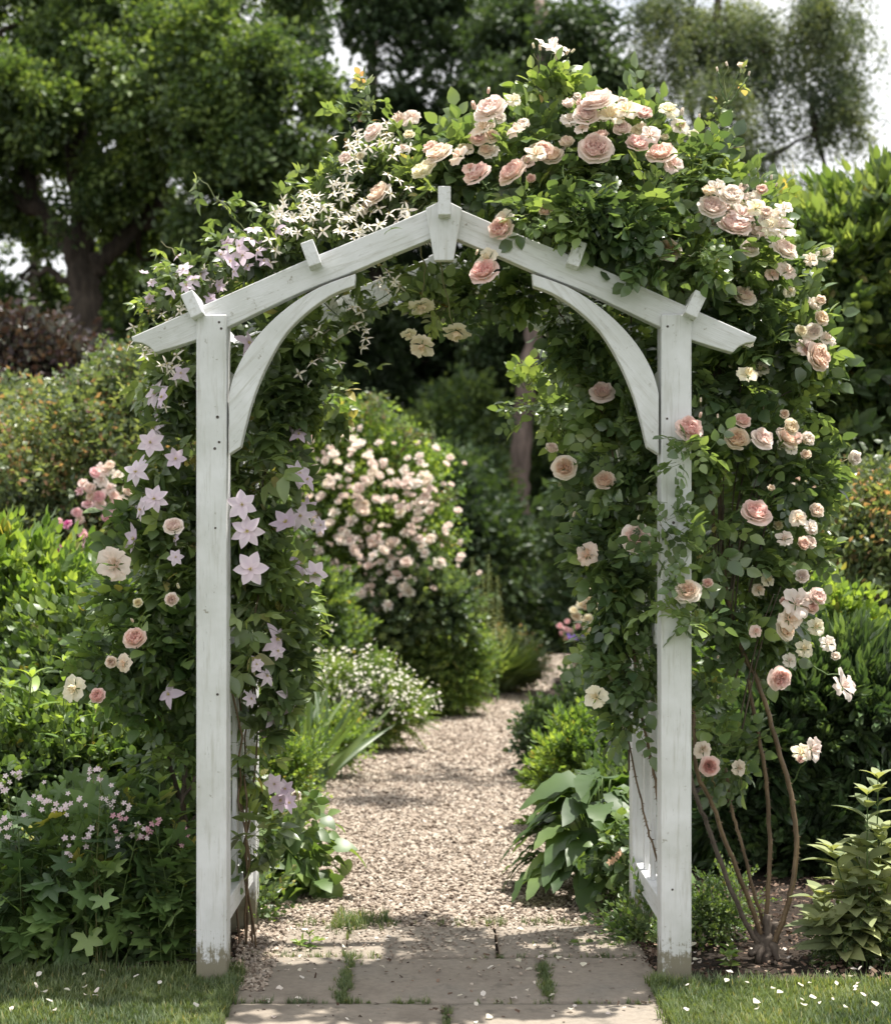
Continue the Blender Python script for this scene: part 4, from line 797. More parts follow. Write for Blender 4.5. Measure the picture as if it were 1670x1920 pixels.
for (px, py, n, r) in ((380, 340, 4, .02), (405, 380, 6, .03), (430, 405, 5, .025), (305, 460, 5, .025), (480, 400, 6, .03), (270, 590, 7, .03), (300, 560, 6, .03), (690, 220, 5, .02), (660, 290, 10, .06), (640, 230, 6, .03), (600, 400, 10, .05), (700, 200, 4, .02), (540, 360, 6, .03), (640, 740, 6, .03), (690, 700, 4, .02)):
    p, o = lobe_points([(P(px, py, .3), r)], n, 3, .7, .2); leaves(g, CLEM_S, p, o, .7, .2, .0)
g.obj('young_foliage', [M['young_leaf'], M['stem']], starc)
pos = []
for (x0, y0, x1, y1, sp, n) in ((520, 420, 640, 345, 26, 44), (600, 400, 760, 380, 34, 70), (650, 330, 720, 240, 20, 18), (640, 250, 690, 300, 20, 8), (560, 440, 740, 440, 18, 14), (700, 430, 780, 450, 18, 6), (280, 590, 340, 560, 16, 12), (400, 520, 540, 470, 18, 18), (690, 500, 800, 560, 26, 10), (640, 560, 690, 640, 22, 10), (590, 620, 620, 680, 18, 5), (310, 620, 340, 700, 18, 12), (258, 640, 290, 690, 14, 8), (330, 570, 350, 590, 14, 5), (300, 630, 350, 760, 20, 18), (720, 250, 790, 360, 24, 8), (545, 760, 600, 640, 16, 4)):
    for _ in range(n): t = random.random(); pos.append((x0+(x1-x0)*t+random.gauss(0, sp)*.7, y0+(y1-y0)*t+random.gauss(0, sp)*.7, random.uniform(.0, .3) if y0 < 480 else random.uniform(.15, .4)))
random.shuffle(pos)
for k, (px, py, Y) in enumerate(pos[:100]):
    put(STAR[k % 2], 'star_flower', starc, P(px, py, Y), (random.gauss(0, .5), -.8, random.gauss(.5, .4)), random.uniform(.019, .029))
g = Geo(); st4 = star(4)
for (px, py, Y) in pos[100:]: a = unit([random.gauss(0, .5), -.7, random.gauss(.6, .4)]); g.add(st4, frame(np.cross(a, [.3, .2, .1]), a)[None], P(px, py, Y)[None], np.array([random.uniform(.02, .03)]))
tag(g.obj('more_star_flowers', [M['p_star'], M['stamen'], M['stem']], starc), kind='stuff')
# pale mauve double heads over the left end of the roof
clem2 = thing('clematis', (-.74, .5, -.02), 'clematis with clustered pale lilac flowers trailing over the left end of the roof', 'clematis')
g = Geo(); p, o = lobe_points(lobesP([(430, 480, .2, .05), (480, 455, .2, .05), (350, 520, .2, .05), (390, 545, .2, .04)]), 150, 6, .6, .3); leaves(g, CLEM_S, p, o, .8, .1, .1); g.obj('foliage', [M['clem_leaf'], M['stem']], clem2)
g = Geo(); tube(g, [P(345, 1772, .5), P(352, 1200, .45), P(340, 700, .4), P(380, 560, .3), P(470, 460, .25)], [.005, .003], 5, 0, .4, .01, 8); g.obj('vine_stem', [M['cane']], clem2)
for px, py, d in ((440, 448, 44), (470, 450, 44), (455, 478, 46), (430, 490, 42), (485, 470, 40), (500, 445, 36), (415, 478, 34), (345, 505, 40), (362, 525, 38), (385, 540, 40), (400, 548, 36), (330, 520, 26), (372, 550, 32), (410, 535, 30), (270, 512, 22), (285, 530, 22), (465, 500, 34), (520, 430, 34), (475, 430, 38), (450, 460, 40), (495, 490, 34), (425, 455, 34), (440, 510, 32), (320, 545, 34), (300, 500, 28), (335, 480, 26), (395, 560, 32), (350, 535, 36), (280, 560, 26), (510, 465, 34), (540, 415, 32), (405, 500, 30), (378, 515, 34)):
    Y = random.uniform(.1, .25); put(random.choice(CLEM), 'clematis_flower', clem2, P(px, py, Y), (random.gauss(-.1, .5), -.6, random.gauss(.5, .4)), d/2/(FPX/(Y+CAM_D)))

# ================================================================== beds
random.seed(21)
def plant(name, px, Y, label, cat, group=None): return thing(name, base_pt(px, Y), label, cat, group)
def stems_to(g, base, pts, r0=.004, r1=.002, mi=0, spread=.05, sag=.0):
    b = np.asarray(base, float)
    for q in pts:
        s = b+np.array([random.gauss(0, spread), random.gauss(0, spread), 0]); m = s*.45+q*.55; m[:2] = s[:2]*.7+q[:2]*.3; m[2] += sag
        tube(g, [s, m, q], [r0, r1], 4, mi, random.random(), .0, 4)
def bush(name, px, Y, lobes, tpls, size, n, lm, label, cat, per=12, cr=.4, shell=.5, up=.35, droop=.1, group=None, stem=10, stem_m=None, sr=.006, parts='foliage', sp=.06):
    """lobes in (px, py, r m) at the plant's own distance"""
    pl = plant(name, px, Y, label, cat, group); pl['_Y'] = Y
    LB = [(P(l[0], l[1], Y+(l[3] if len(l) > 3 else 0)), l[2]) for l in lobes]
    LB = [(c, (r*.72 if not isinstance(r, tuple) else tuple(x*.72 for x in r))) for c, r in LB]
    g = Geo(); p, o = lobe_points(LB, n, max(5, int(per*.75)), cr*1.3, shell); q = p[:, 2] > 0.0; p, o = p[q], o[q]; leaves(g, tpls, p, o, size, up, droop); g.obj(parts, [M[lm], M['stem']], pl)
    if stem:
        g = Geo(); k = rng.integers(0, len(p), stem); stems_to(g, base_pt(px, Y), p[k], sr, sr*.4, 0, sp); g.obj('stems', [M[stem_m or 'stem']], pl)
    pl.pop('_Y', None); pl['lobes_'] = 1; del pl['lobes_']
    return pl, LB, p, o
def bloom_on(pl, p, o, n, kinds, rad, nm='rose_bloom', face=(0, -.6, .4), front=True, meshes=None):
    idx = rng.permutation(len(p)); c = p.mean(0); cnt = 0
    for i in idx:
        if cnt >= n: break
        if front and (o[i][1] > .1 and o[i][2] < .35): continue
        q = p[i]+o[i]*.04; a = o[i]*.8+np.array(face)+rng.normal(size=3)*.25
        me = random.choice(meshes) if meshes else random.choice(MESH[kinds[cnt % len(kinds)][0]][kinds[cnt % len(kinds)][1]])
        put(me, nm, pl, q, a, rad*random.uniform(.7, 1.2)); cnt += 1
SH_MID = [shoot(6, .20, .055, LF4) for _ in range(4)]; SH_LONG = [shoot(8, .30, .085, LFN, 1.0) for _ in range(4)]; SH_PEONY = [shoot(5, .20, .10, LFN, .9, 3) for _ in range(4)]
SH_LEAFY = [shoot(7, .20, .075, LFP, 1.15) for _ in range(4)]; SH_LAUREL = [shoot(5, .20, .105, leaf(1, .38, 4, .2, .25, .85), .95, 2) for _ in range(4)]; SH_SMALL = [shoot(7, .14, .028, LF2, 1., 2, .001) for _ in range(4)]; SH_TINY = [shoot(8, .12, .018, LF2, 1., 3, .001) for _ in range(3)]
SH_ROSE2 = [spray(10, .20, .045, LF2) for _ in range(4)]; SPR = [spray(10, .28, .08, LF2) for _ in range(4)]

# lower left: hardy geranium, lance-leaved perennial, small-flowered stock
GP = [join([(stick(.16, .0014, .1, 3), I3, 0, 1, 0, None), (palmate(), rx(-.5), (0, .16, -.016), .105, 0, None)]), join([(stick(.12, .0014, .2, 3), I3, 0, 1, 0, None), (palmate(40, .25), rx(-.2), (0, .12, -.024), .09, .1, None)])]
pl, LB, p, o = bush('geranium_plant', 60, .33, [(20, 1670, .15), (110, 1650, .14), (190, 1680, .13), (60, 1740, .12), (160, 1750, .10), (-80, 1650, .18)], GP, 1.,  800, 'geranium_leaf', 'clump of geranium with lobed green leaves, some yellowing, at lower left', 'geranium', 10, .5, .5, .5, .2, stem=30, sr=.003)
pl2, LB, p, o = bush('geranium_plant', 230, .30, [(250, 1690, .13), (200, 1600, .13), (310, 1730, .09), (300, 1620, .11)], GP, .85, 420, 'geranium_leaf', 'smaller geranium clump with lobed leaves right beside the left post', 'geranium', 10, .5, .5, .5, .2, stem=16, sr=.003)
def upright(name, px, Y, tops, lf, l, label, cat, lm='mid_leaf', n=9, whorl=2, group=None, sm='stem', r=.0035, open_=1.05, top_leaf=True, grow=.6):
    """separate leafy stems rising from one crown to traced tips (px, py)"""
    pl = plant(name, px, Y, label, cat, group); g = Geo(); gs = Geo(); b = np.array(base_pt(px, Y))
    for (tx, ty) in tops:
        Yt = Y+random.uniform(-.08, .08); e = P(tx, ty, Yt); s = b+np.array([(e[0]-b[0])*.35+random.gauss(0, .02), random.gauss(0, .03), 0]); m = (s+e)/2+np.array([(s[0]-e[0])*.15, 0, .02])
        q, _ = tube(gs, [s, m, e], [r, r*.5], 5, 0, random.random(), 0, 6); ax = unit(e-s); k = 0
        for i in range(n):
            t = .12+.88*(i+.5)/n; c = q[min(len(q)-1, int(t*(len(q)-1)))]; sc = l*(1-grow*abs(t-.45))*1.1
            for w_ in range(whorl):
                a = (i % 2)*1.57+w_*6.283/whorl+random.gauss(0, .3); d = np.array([math.cos(a), math.sin(a), 0]); f = unit(d+ax*(.35+.8*t)); g.add(lf, frame(f, unit(ax*1.2-d*.3+rng.normal(size=3)*.2))[None], c[None], np.array([sc*random.uniform(.8, 1.15)]), np.array([random.uniform(.1, .85)]))
        if top_leaf:
            for w_ in range(4): a = w_*1.57+random.random(); d = np.array([math.cos(a), math.sin(a), 1.2]); g.add(lf, frame(d, np.array([-math.cos(a), -math.sin(a), 1.]))[None], q[-1][None], np.array([l*.5]), np.array([.8]))
    g.obj('foliage', [M[lm], M['stem']], pl); gs.obj('stems', [M[sm]], pl); return pl
upright('lance_leaved_perennial', 290, .20, [(262, 1500), (300, 1470), (330, 1540), (235, 1560), (350, 1600), (280, 1590), (215, 1640)], leaf(1, .36, 6, .25, .45, .8), .13, 'upright perennial with long lance-shaped leaves between geraniums and left post', 'perennial', 'mid_leaf', 9)
upright('lance_leaved_perennial', 330, .16, [(300, 1690), (345, 1660), (370, 1720), (320, 1740)], leaf(1, .34, 6, .25, .55, .8), .11, 'low leafy perennial with drooping blades right at the left post foot', 'perennial', 'mid_leaf', 5)
def stock(px, Y, tops, label, cm='p_lilac', nm='stock_plant'):
    pl = upright(nm, px, Y, tops, LFN, .055, label, 'flowering perennial', 'mid_leaf', 8, 2, None, 'stem', .002)
    me = posies(cm); nb = 0
    for (tx, ty) in tops:
        for k in range(5):
            if nb < 95: put(me[0], 'small_flower', pl, P(tx+random.gauss(0, 9), ty+random.gauss(0, 9), Y-.03), (random.gauss(0, .4), -.8, .5), random.uniform(.008, .012)); nb += 1
    return pl
stock(60, .16, [(10, 1470), (30, 1460), (45, 1530), (10, 1560), (90, 1510), (148, 1498), (118, 1525), (130, 1580), (8, 1545), (70, 1490)], 'wispy perennial with pale lilac flowers at the far left edge')
stock(190, .14, [(175, 1448), (190, 1460), (228, 1512), (222, 1570), (170, 1570), (131, 1610), (205, 1500), (260, 1555)], 'wispy perennial with pink and white flowers above the geranium leaves')
stock(330, .16, [(276, 1568), (345, 1565), (225, 1535), (290, 1545)], 'thin perennial with magenta flowers just left of the white post', 'p_magenta')

# left: lush green perennials, bright in the sun
bush('leafy_shrub', 70, 2.2, [(0, 1150, .25), (90, 1160, .2), (170, 1220, .18), (30, 1260, .28), (130, 1290, .24), (-90, 1180, .3), (40, 1090, .1), (130, 1120, .08)], SH_LEAFY, 1.05, 2300, 'lime_leaf', 'bright green bushy perennial with narrow leaves on the left', 'perennial', 12, .45, .5, .55, .1, stem=30)
bush('leafy_shrub', 200, 1.8, [(230, 1210, .14), (160, 1300, .2), (250, 1300, .17), (90, 1370, .22), (190, 1390, .18), (270, 1400, .12)], SH_MID, 1.1, 1700, 'mid_leaf', 'mid green leafy bush behind the low pink roses at left', 'perennial', 12, .45, .5, .5, .1, stem=24)
upright('tall_perennial', 40, 1.1, [(20, 1290), (60, 1270), (95, 1310), (-10, 1330), (130, 1350), (60, 1360), (160, 1400), (10, 1400)], leaf(1, .3, 6, .25, .5, .8), .15, 'tall perennial with arching pointed leaves at the left edge', 'perennial', 'lime_leaf', 10)
upright('tall_perennial', 130, 1.0, [(120, 1240), (140, 1290), (100, 1380), (180, 1330), (215, 1360), (150, 1420), (230, 1430)], leaf(1, .22, 6, .25, .5, .8), .10, 'slender stemmed perennial under the pink and white roses at left', 'perennial', 'lime_leaf', 10)
bush('ground_cover_plant', 150, 1.2, [(20, 1480, .18), (130, 1470, .18), (240, 1480, .16), (330, 1500, .14), (80, 1560, .15), (300, 1590, .12)], SH_MID, .95, 1500, 'mid_leaf', 'dense leafy ground cover filling the bed behind the geraniums', 'perennial', 12, .5, .4, .5, .1, stem=10)
bush('leafy_shrub', 300, 1.4, [(310, 1560, .12), (340, 1640, .1), (260, 1640, .13), (200, 1690, .13), (330, 1720, .08)], SH_MID, .9, 700, 'dark_leaf', 'dark leafy undergrowth behind the left climbing stems', 'shrub', 12, .5, .4, .4, .1, stem=10)

# bronze-tipped rose shrubs at the back left with clusters of blooms
pl, LB, p, o = bronze_ = bush('rose_shrub', 210, 4.6, [(210, 810, .30), (120, 880, .34), (250, 890, .32), (180, 960, .40), (60, 910, .36), (280, 790, .16), (330, 870, .22), (90, 1020, .4), (190, 725, .09), (135, 770, .12), (245, 720, .11), (240, 1050, .35), (30, 820, .12)], SH_ROSE2, .95, 4600, 'bronze_leaf', 'tall rose shrub with bronze tipped shoots behind the left flower bed', 'rose shrub', 10, .62, .5, .6, .0, stem=18, sr=.012, stem_m='cane')
bronze_a = pl
bl = [(190, 900, 28), (170, 915, 26), (155, 905, 22), (205, 915, 24), (220, 890, 24), (195, 880, 26), (215, 930, 26), (240, 920, 24), (185, 930, 24), (170, 930, 22), (230, 940, 22), (150, 920, 22), (165, 945, 24), (145, 960, 20), (150, 975, 22), (155, 1000, 22), (210, 950, 24), (200, 970, 22), (225, 965, 22), (180, 885, 22), (206, 872, 24), (245, 905, 22), (188, 945, 22)]
for px, py, d in bl: put(random.choice(MESH['small'][random.choice(('white', 'blush', 'bgpink'))]), 'rose_bloom', pl, P(px, py, 3.75), (random.gauss(0, .4), -.8, .5), d/2/(FPX/8.25)*1.15)
for px, py in ((110, 978), (126, 982), (158, 1004), (110, 1028), (98, 1032), (158, 1040), (152, 1056), (185, 1055), (205, 1102), (290, 1058), (165, 1020)): put(random.choice(MESH['small'][random.choice(('magenta', 'bgpink'))]), 'rose_bloom', pl, P(px, py, 3.6), (random.gauss(0, .4), -.8, .5), 11/(FPX/8.1))
bloom_on(pl, p, o, 45, [('small', 'blush'), ('small', 'bgpink'), ('small', 'white')], .035)
bush('rose_shrub', -20, 5.2, [(-10, 860, .36), (-80, 900, .5), (50, 830, .22), (10, 960, .42), (80, 790, .12), (15, 770, .13), (0, 1060, .4)], SH_ROSE2, 1.1, 3200, 'bronze_leaf', 'bronze and green rose shrub at the far left edge', 'rose shrub', 14, .4, .5, .6, .0, stem=10, sr=.012, stem_m='cane')
bush('purple_leaved_shrub', 30, 9.5, [(20, 720, .5), (90, 700, .35), (-60, 740, .6), (60, 780, .4)], SPR, 1.1, 1800, 'purple_leaf', 'dark purple leaved shrub under the oak at far left', 'shrub', 14, .45, .5, .4, .1, stem=8, sr=.015, stem_m='bark')
bush('leafy_shrub', 350, 6.0, [(340, 900, .4), (420, 960, .4), (360, 1040, .4), (450, 1060, .3), (300, 980, .35), (380, 820, .25)], SH_ROSE2, 1.15, 3000, 'mid_leaf', 'green shrub seen between the left post and the bronze rose', 'shrub', 14, .4, .5, .5, .1, stem=10, sr=.01)

def spikes(pl, rows, Y, lm, tp, sc=.7, nm='long_shoots'):
    g = Geo()
    for (x0, y0, x1, y1) in rows:
        q, _ = tube(g, [P(x0, y0, Y), P((x0+x1)/2+random.gauss(0, 5), (y0+y1)/2, Y), P(x1, y1, Y)], [.006, .002], 4, 1, .5); nn_ = 16
        pp = q[rng.integers(0, len(q), nn_)]+rng.normal(size=(nn_, 3))*.015; leaves(g, tp, pp, unit(rng.normal(size=(nn_, 3))*[1, 1, .4]+[0, 0, .4]), sc, .3, 0)
    g.obj(nm, [M[lm], M['cane']], pl)
spikes(bronze_a, [(170, 740, 195, 655), (200, 740, 200, 668), (235, 740, 250, 690), (150, 760, 120, 720), (100, 800, 85, 745), (270, 760, 285, 715), (215, 750, 228, 705), (140, 790, 148, 715), (60, 830, 50, 770), (290, 800, 310, 760)], 4.5, 'bronze_leaf', SH_ROSE2, .5)
# seen through the arch, left of the path
bush('ivy_plant', 545, 1.25, [(535, 1560, .12), (570, 1610, .10), (520, 1640, .11), (580, 1660, .06), (545, 1680, .06), (510, 1590, .1), (600, 1580, .04)], [join([(stick(.07, .0012, .1, 2), I3, 0, 1, 0, None), (LFH, rx(-.5), (0, .07, -.007), .085, 0, None)]), join([(stick(.05, .0012, .2, 2), I3, 0, 1, 0, None), (LFH, rx(-.2), (0, .05, -.01), .07, .1, None)])], 1., 330, 'mid_leaf', 'low plant with broad heart-shaped leaves inside the left side of the arch', 'perennial', 8, .6, .3, .3, .45, stem=12, sr=.003)
bush('ground_cover_plant', 470, 2.4, [(480, 1480, .12), (520, 1450, .13), (560, 1440, .08), (490, 1520, .1)], SH_SMALL, 1.2, 800, 'lime_leaf', 'feathery green ground cover at the left edge of the gravel', 'perennial', 12, .5, .4, .6, .1, stem=6)
pl = plant('iris_plant', 560, 3.9, 'clump of upright green sword leaves left of the path', 'iris'); g = Geo(); b0 = np.array(base_pt(565, 3.9)); sw = leaf(1, .065, 8, .3, .12, .5); sw2 = leaf(1, .06, 8, .3, .45, .5)
for k in range(46): a = random.gauss(.12, .42); f = np.array([math.sin(a), random.gauss(0, .25), math.cos(a)]); g.add(random.choice((sw, sw, sw2)), frame(f, [random.gauss(0, .3)+math.copysign(.25, a), -1, .3])[None], (b0+[random.gauss(0, .06), random.gauss(0, .06), 0])[None], np.array([random.uniform(.42, .70)]), np.array([random.uniform(.2, .9)]))
g.obj('sword_leaves', [M['mid_leaf']], pl)
bush('ground_cover_plant', 600, 4.4, [(560, 1400, .12), (610, 1400, .10), (530, 1350, .15), (490, 1380, .15), (640, 1390, .06)], SH_SMALL, 1.3, 1000, 'lime_leaf', 'soft pale green mat beneath the sword leaves by the gravel', 'perennial', 12, .5, .4, .6, .1, stem=5)
# white flowering mound
pl, LB, p, o = bush('white_flowered_mound', 690, 5.7, [(640, 1320, .19), (700, 1310, .19), (750, 1330, .13), (680, 1350, .17), (620, 1300, .15), (740, 1350, .1)], SH_TINY, 1.2, 3000, 'lime_leaf', 'low mound covered in tiny white flowers on the left side of the path', 'perennial', 12, .45, .55, .6, .0, stem=14, sr=.003)
g = Geo(); py_ = posy(5, .8); q = (o[:, 2] > -.2) & (p[:, 2] > .18); pp, oo = p[q], o[q]; nf = 3200; k = rng.integers(0, len(pp), nf); pos_ = pp[k]+oo[k]*rng.uniform(.05, .15, (nf, 1))+rng.normal(size=(nf, 3))*.03; ff = unit(oo[k]+np.array([0, -.6, .8])+rng.normal(size=(nf, 3))*.4)
g.add(py_, frame(np.cross(ff, unit(rng.normal(size=(nf, 3)))), ff), pos_, rng.uniform(.007, .013, nf)); tag(g.obj('tiny_flowers', [M['p_white'], M['stamen'], M['stem']], pl), kind='stuff')
# large pale pink rose shrub in the middle distance
pl, LB, p, o = bush('rose_shrub', 690, 8.3, [(640, 860, .30), (700, 850, .34), (760, 900, .30), (650, 960, .42), (740, 990, .40), (620, 1060, .4), (700, 1090, .38), (780, 1070, .26), (610, 830, .28), (600, 950, .35), (800, 960, .14), (660, 1170, .36), (740, 1170, .32)], SH_ROSE2, 1.1, 5600, 'lime_leaf', 'large rose shrub with masses of pale pink blooms beyond the arch', 'rose shrub', 14, .4, .5, .5, .0, stem=20, sr=.014, stem_m='cane')
g = Geo()
for pts in ([(690, 850), (720, 790), (705, 745)], [(740, 860), (780, 820), (815, 815)], [(780, 940), (820, 940), (855, 935)], [(660, 830), (685, 780), (700, 750)], [(740, 880), (760, 820), (745, 790)], [(790, 980), (825, 1010), (845, 1020)]):
    q, _ = tube(g, [P(a, b, 8.1) for a, b in pts], [.008, .003], 4, 1, .5); 
    pp = q[rng.integers(3, len(q), 26)]; leaves(g, SH_ROSE2, pp, unit(rng.normal(size=(26, 3))), .55, .4, 0, nup=.8)
g.obj('arching_shoots', [M['bronze_leaf'], M['cane']], pl)
mid_b = [(600, 800), (640, 815), (625, 850), (672, 832), (700, 870), (590, 880), (655, 880), (615, 905), (690, 900), (720, 870), (745, 905), (760, 885), (780, 905), (800, 900), (705, 935), (668, 945), (625, 960), (650, 1000), (690, 990), (715, 985), (700, 1020), (640, 1010), (665, 1030), (720, 1030), (735, 1015), (750, 960), (790, 940), (765, 950), (775, 1000), (808, 950), (835, 998), (790, 1025), (745, 1075), (725, 1105), (600, 1030), (610, 1080), (690, 1060), (580, 930), (595, 985), (640, 930), (780, 975), (825, 1055), (760, 1050), (730, 1060), (650, 1070), (675, 1110), (700, 1130), (755, 1100)]
for px, py in mid_b+[(x+random.gauss(0, 18), y+random.gauss(0, 18)) for x, y in mid_b[:48]]:
    put(random.choice(MESH['small'][random.choice(('white', 'white', 'white', 'white', 'white', 'blush'))]), 'rose_bloom', pl, P(px, py, random.uniform(7.55, 7.85)), (random.gauss(0, .5), -.6, random.uniform(.2, 1.)), random.uniform(.040, .066))
g = Geo()
for q in range(240):
    px, py = random.choice(mid_b); px += random.gauss(0, 22); py += random.gauss(0, 22); t = random.choice(smalls); a = unit([random.gauss(0, .5), -.6, random.uniform(.2, 1)]); g.add(T(t.v, t.f, t.tip, t.rnd, t.mi), frame(np.cross(a, [.3, .1, .2]), a)[None], P(px+random.gauss(0, 26), py+random.gauss(0, 26), random.uniform(7.6, 8.))[None], np.array([random.uniform(.018, .042)]))
tag(g.obj('small_roses', [M['p_white'], M['sepal'], M['stem']], pl), kind='stuff')
bush('leafy_shrub', 750, 8.0, [(720, 1160, .22), (780, 1130, .22), (700, 1200, .2), (820, 1150, .2), (760, 1100, .16)], SH_MID, 1.2, 1500, 'blue_leaf', 'blue green perennial foliage below the pale pink rose shrub', 'perennial', 12, .45, .5, .5, .1, stem=8)
bush('rounded_shrub', 830, 8.1, [(780, 1240, .28), (830, 1230, .27), (858, 1275, .17), (760, 1290, .2), (810, 1285, .25), (868, 1230, .13)], SH_SMALL, 1.35, 5200, 'lime_leaf', 'rounded leafy green mound left of the narrowing path', 'shrub', 12, .4, .55, .5, .05, stem=8)
pl = plant('grass_clump', 930, 10.0, 'bright yellow-green clump of arching grassy leaves beside the path bend', 'grass clump'); g = Geo(); b0 = np.array(base_pt(918, 10.)); gl = leaf(1, .045, 8, .3, .75, .5); gl2 = leaf(1, .05, 8, .3, .4, .5)
for k in range(800): a = random.random()*6.283; t = random.uniform(.15, 1.); f = np.array([math.cos(a)*t, math.sin(a)*t, random.uniform(.9, 1.3)]); g.add(random.choice((gl, gl2)), frame(f, [0, 0, 1.]+rng.normal(size=3)*.2)[None], (b0+[math.cos(a)*.25*random.random(), math.sin(a)*.2*random.random(), .08])[None], np.array([random.uniform(.34, .62)]), np.array([random.uniform(.1, .94)]))
g.obj('grass_leaves', [M['young_leaf']], pl)
bush('rounded_shrub', 960, 10.4, [(955, 1265, .16), (975, 1245, .12), (940, 1240, .16)], SH_SMALL, 1.6, 900, 'bronze_leaf', 'small bronze green shrub at the foot of the grass clump', 'shrub', 12, .45, .5, .5, .0, stem=4)
def spire(px, Y, top, label, lm='grey_leaf', cm='p_star'):
    pl = plant('foxglove_spire', px, Y, label, 'foxglove', 'pale flower spires beyond the arch'); g = Geo(); b = np.array(base_pt(px, Y)); e = P(px, top, Y); tube(g, [b, e], [.008, .003], 5, 1, .5); H = e[2]
    lf = leaf(1, .45, 3, .2, .4)
    for k in range(90): t = .45+.55*k/90; a = k*2.4; s = .085*(1.08-t)/.6+.012; f = np.array([math.cos(a), math.sin(a), .45]); g.add(lf, frame(f, [0, 0, 1])[None], (b+(e-b)*t)[None], np.array([s]), np.array([random.uniform(.2, .9)]))
    g.obj('spike', [M[lm], M['stem']], pl)
for px, Y, top in ((885, 9.2, 1045), (915, 9.0, 1040), (905, 9.4, 1075), (932, 9.3, 1080), (895, 9.1, 1095)): spire(px, Y, top, 'pale green flower spire rising behind the rounded shrub')
stock(600, 5.0, [(585, 1190), (600, 1150), (620, 1175), (596, 1225), (560, 1200), (640, 1215)], 'tall wispy grass-like stems with pale heads inside the left of the arch', 'p_star', 'wispy_perennial')
bush('leafy_shrub', 590, 6.6, [(560, 1230, .3), (620, 1250, .24), (520, 1180, .3), (580, 1150, .2), (480, 1250, .3)], SH_MID, 1.1, 1900, 'mid_leaf', 'leafy green bush behind the sword leaves and white mound', 'shrub', 12, .45, .5, .5, .1, stem=8)

# seen through the arch, right of the path
pl = plant('broad_leaved_plant', 1110, 1.35, 'big glossy plant with very broad leaves inside the right of the arch', 'hosta'); g = Geo(); gs = Geo(); b0 = P(1120, 1710, 1.3); b0[2] = -.02; bl_ = [leaf(1, .66, 9, .16, .7, .72, .035), leaf(1, .58, 9, .2, .5, .72, .03), leaf(1, .62, 9, .12, .95, .72, .03)]
for k in range(120):
    a = random.uniform(0, 6.283); t = random.random(); r_ = .05+.19*t; h = .44-.34*t+random.gauss(0, .03); c = b0+np.array([math.cos(a)*r_, math.sin(a)*r_, max(.05, h)]); f = np.array([math.cos(a), math.sin(a), random.uniform(-.1, .6)*(1-t)])
    g.add(random.choice(bl_), frame(f, np.array([0, 0, 1.])+rng.normal(size=3)*.25)[None], c[None], np.array([random.uniform(.11, .20)]), np.array([random.uniform(.0, .75)])); tube(gs, [b0+rng.normal(size=3)*[.02, .02, 0], (b0+c)/2+[0, 0, .04], c], [.004, .003], 5)
g.obj('leaves', [M['mid_leaf']], pl); gs.obj('leaf_stalks', [M['stem']], pl)
bush('leafy_perennial', 1120, 2.7, [(1080, 1430, .16), (1140, 1440, .17), (1180, 1470, .15), (1100, 1500, .14), (1170, 1400, .14), (1060, 1460, .1), (1040, 1520, .07)], SH_LEAFY, .62, 1700, 'lime_leaf', 'bright green perennial behind the broad-leaved plant on the right', 'perennial', 12, .45, .5, .6, .1, stem=20)
bush('leafy_perennial', 1160, 2.0, [(1180, 1530, .14), (1140, 1560, .12), (1200, 1600, .12)], SH_MID, .9, 600, 'mid_leaf', 'green leafy filler between the broad leaves and right trellis', 'perennial', 12, .45, .5, .5, .1, stem=10)
bush('dark_shrub', 1050, 4.6, [(1090, 1365, .15), (1150, 1320, .20), (1045, 1390, .10), (1095, 1410, .14), (1175, 1350, .22), (1140, 1400, .18), (1020, 1365, .05), (1005, 1405, .05)], SH_MID, .75, 3400, 'dark_leaf', 'dark green shrub leaning over the right side of the path', 'shrub', 12, .42, .5, .45, .1, stem=12)
bush('leafy_shrub', 1100, 7.2, [(1165, 1262, .16), (1185, 1235, .22), (1220, 1220, .28), (1165, 1210, .12), (1195, 1290, .22)], SH_ROSE2, 1.1, 2600, 'mid_leaf', 'green shrub at the right of the path behind the dark one', 'shrub', 12, .42, .5, .5, .1, stem=8)
def flowerer(px, Y, tops, label, cm, r=.03, nm='flowering_perennial', kind='small'):
    pl = upright(nm, px, Y, tops, LFN, .07, label, 'flowering perennial', 'mid_leaf', 8, 2)
    for tx, ty in tops:
        for k in range(3): put(random.choice(MESH['small'][cm]) if cm in MESH['small'] else posies(cm)[0], 'flower_head', pl, P(tx+random.gauss(0, 7), ty+random.gauss(0, 7), Y-.03), (random.gauss(0, .4), -.8, .5), r*random.uniform(.7, 1.1))
flowerer(1100, 5.6, [(1090, 1130), (1110, 1110), (1125, 1150), (1075, 1160), (1100, 1170), (1130, 1120)], 'creamy yellow flower heads at the right of the path', 'cream', .045)
flowerer(1100, 5.0, [(1085, 1195), (1100, 1210), (1115, 1200), (1095, 1225)], 'purple-blue flower spike beside the right climbing rose', 'p_purple', .028)
flowerer(1060, 9., [(1055, 1180), (1060, 1195), (1075, 1185)], 'small reddish pink flower heads above the path bend', 'bgpink', .035)
flowerer(1185, 2.3, [(1195, 1190), (1200, 1205)], 'single pale mauve bloom against the right trellis', 'p_clem', .03)
nz_ = plant('nasturtium', 1175, .95, 'low plant with rounded leaves and orange flowers by the right trellis', 'flowering perennial'); p, o = lobe_points([(P(a, b, .95), r) for a, b, r in ((1190, 1600, .09), (1160, 1640, .08), (1200, 1680, .08), (1140, 1600, .06), (1180, 1560, .06))], 380, 10, .6, .3)
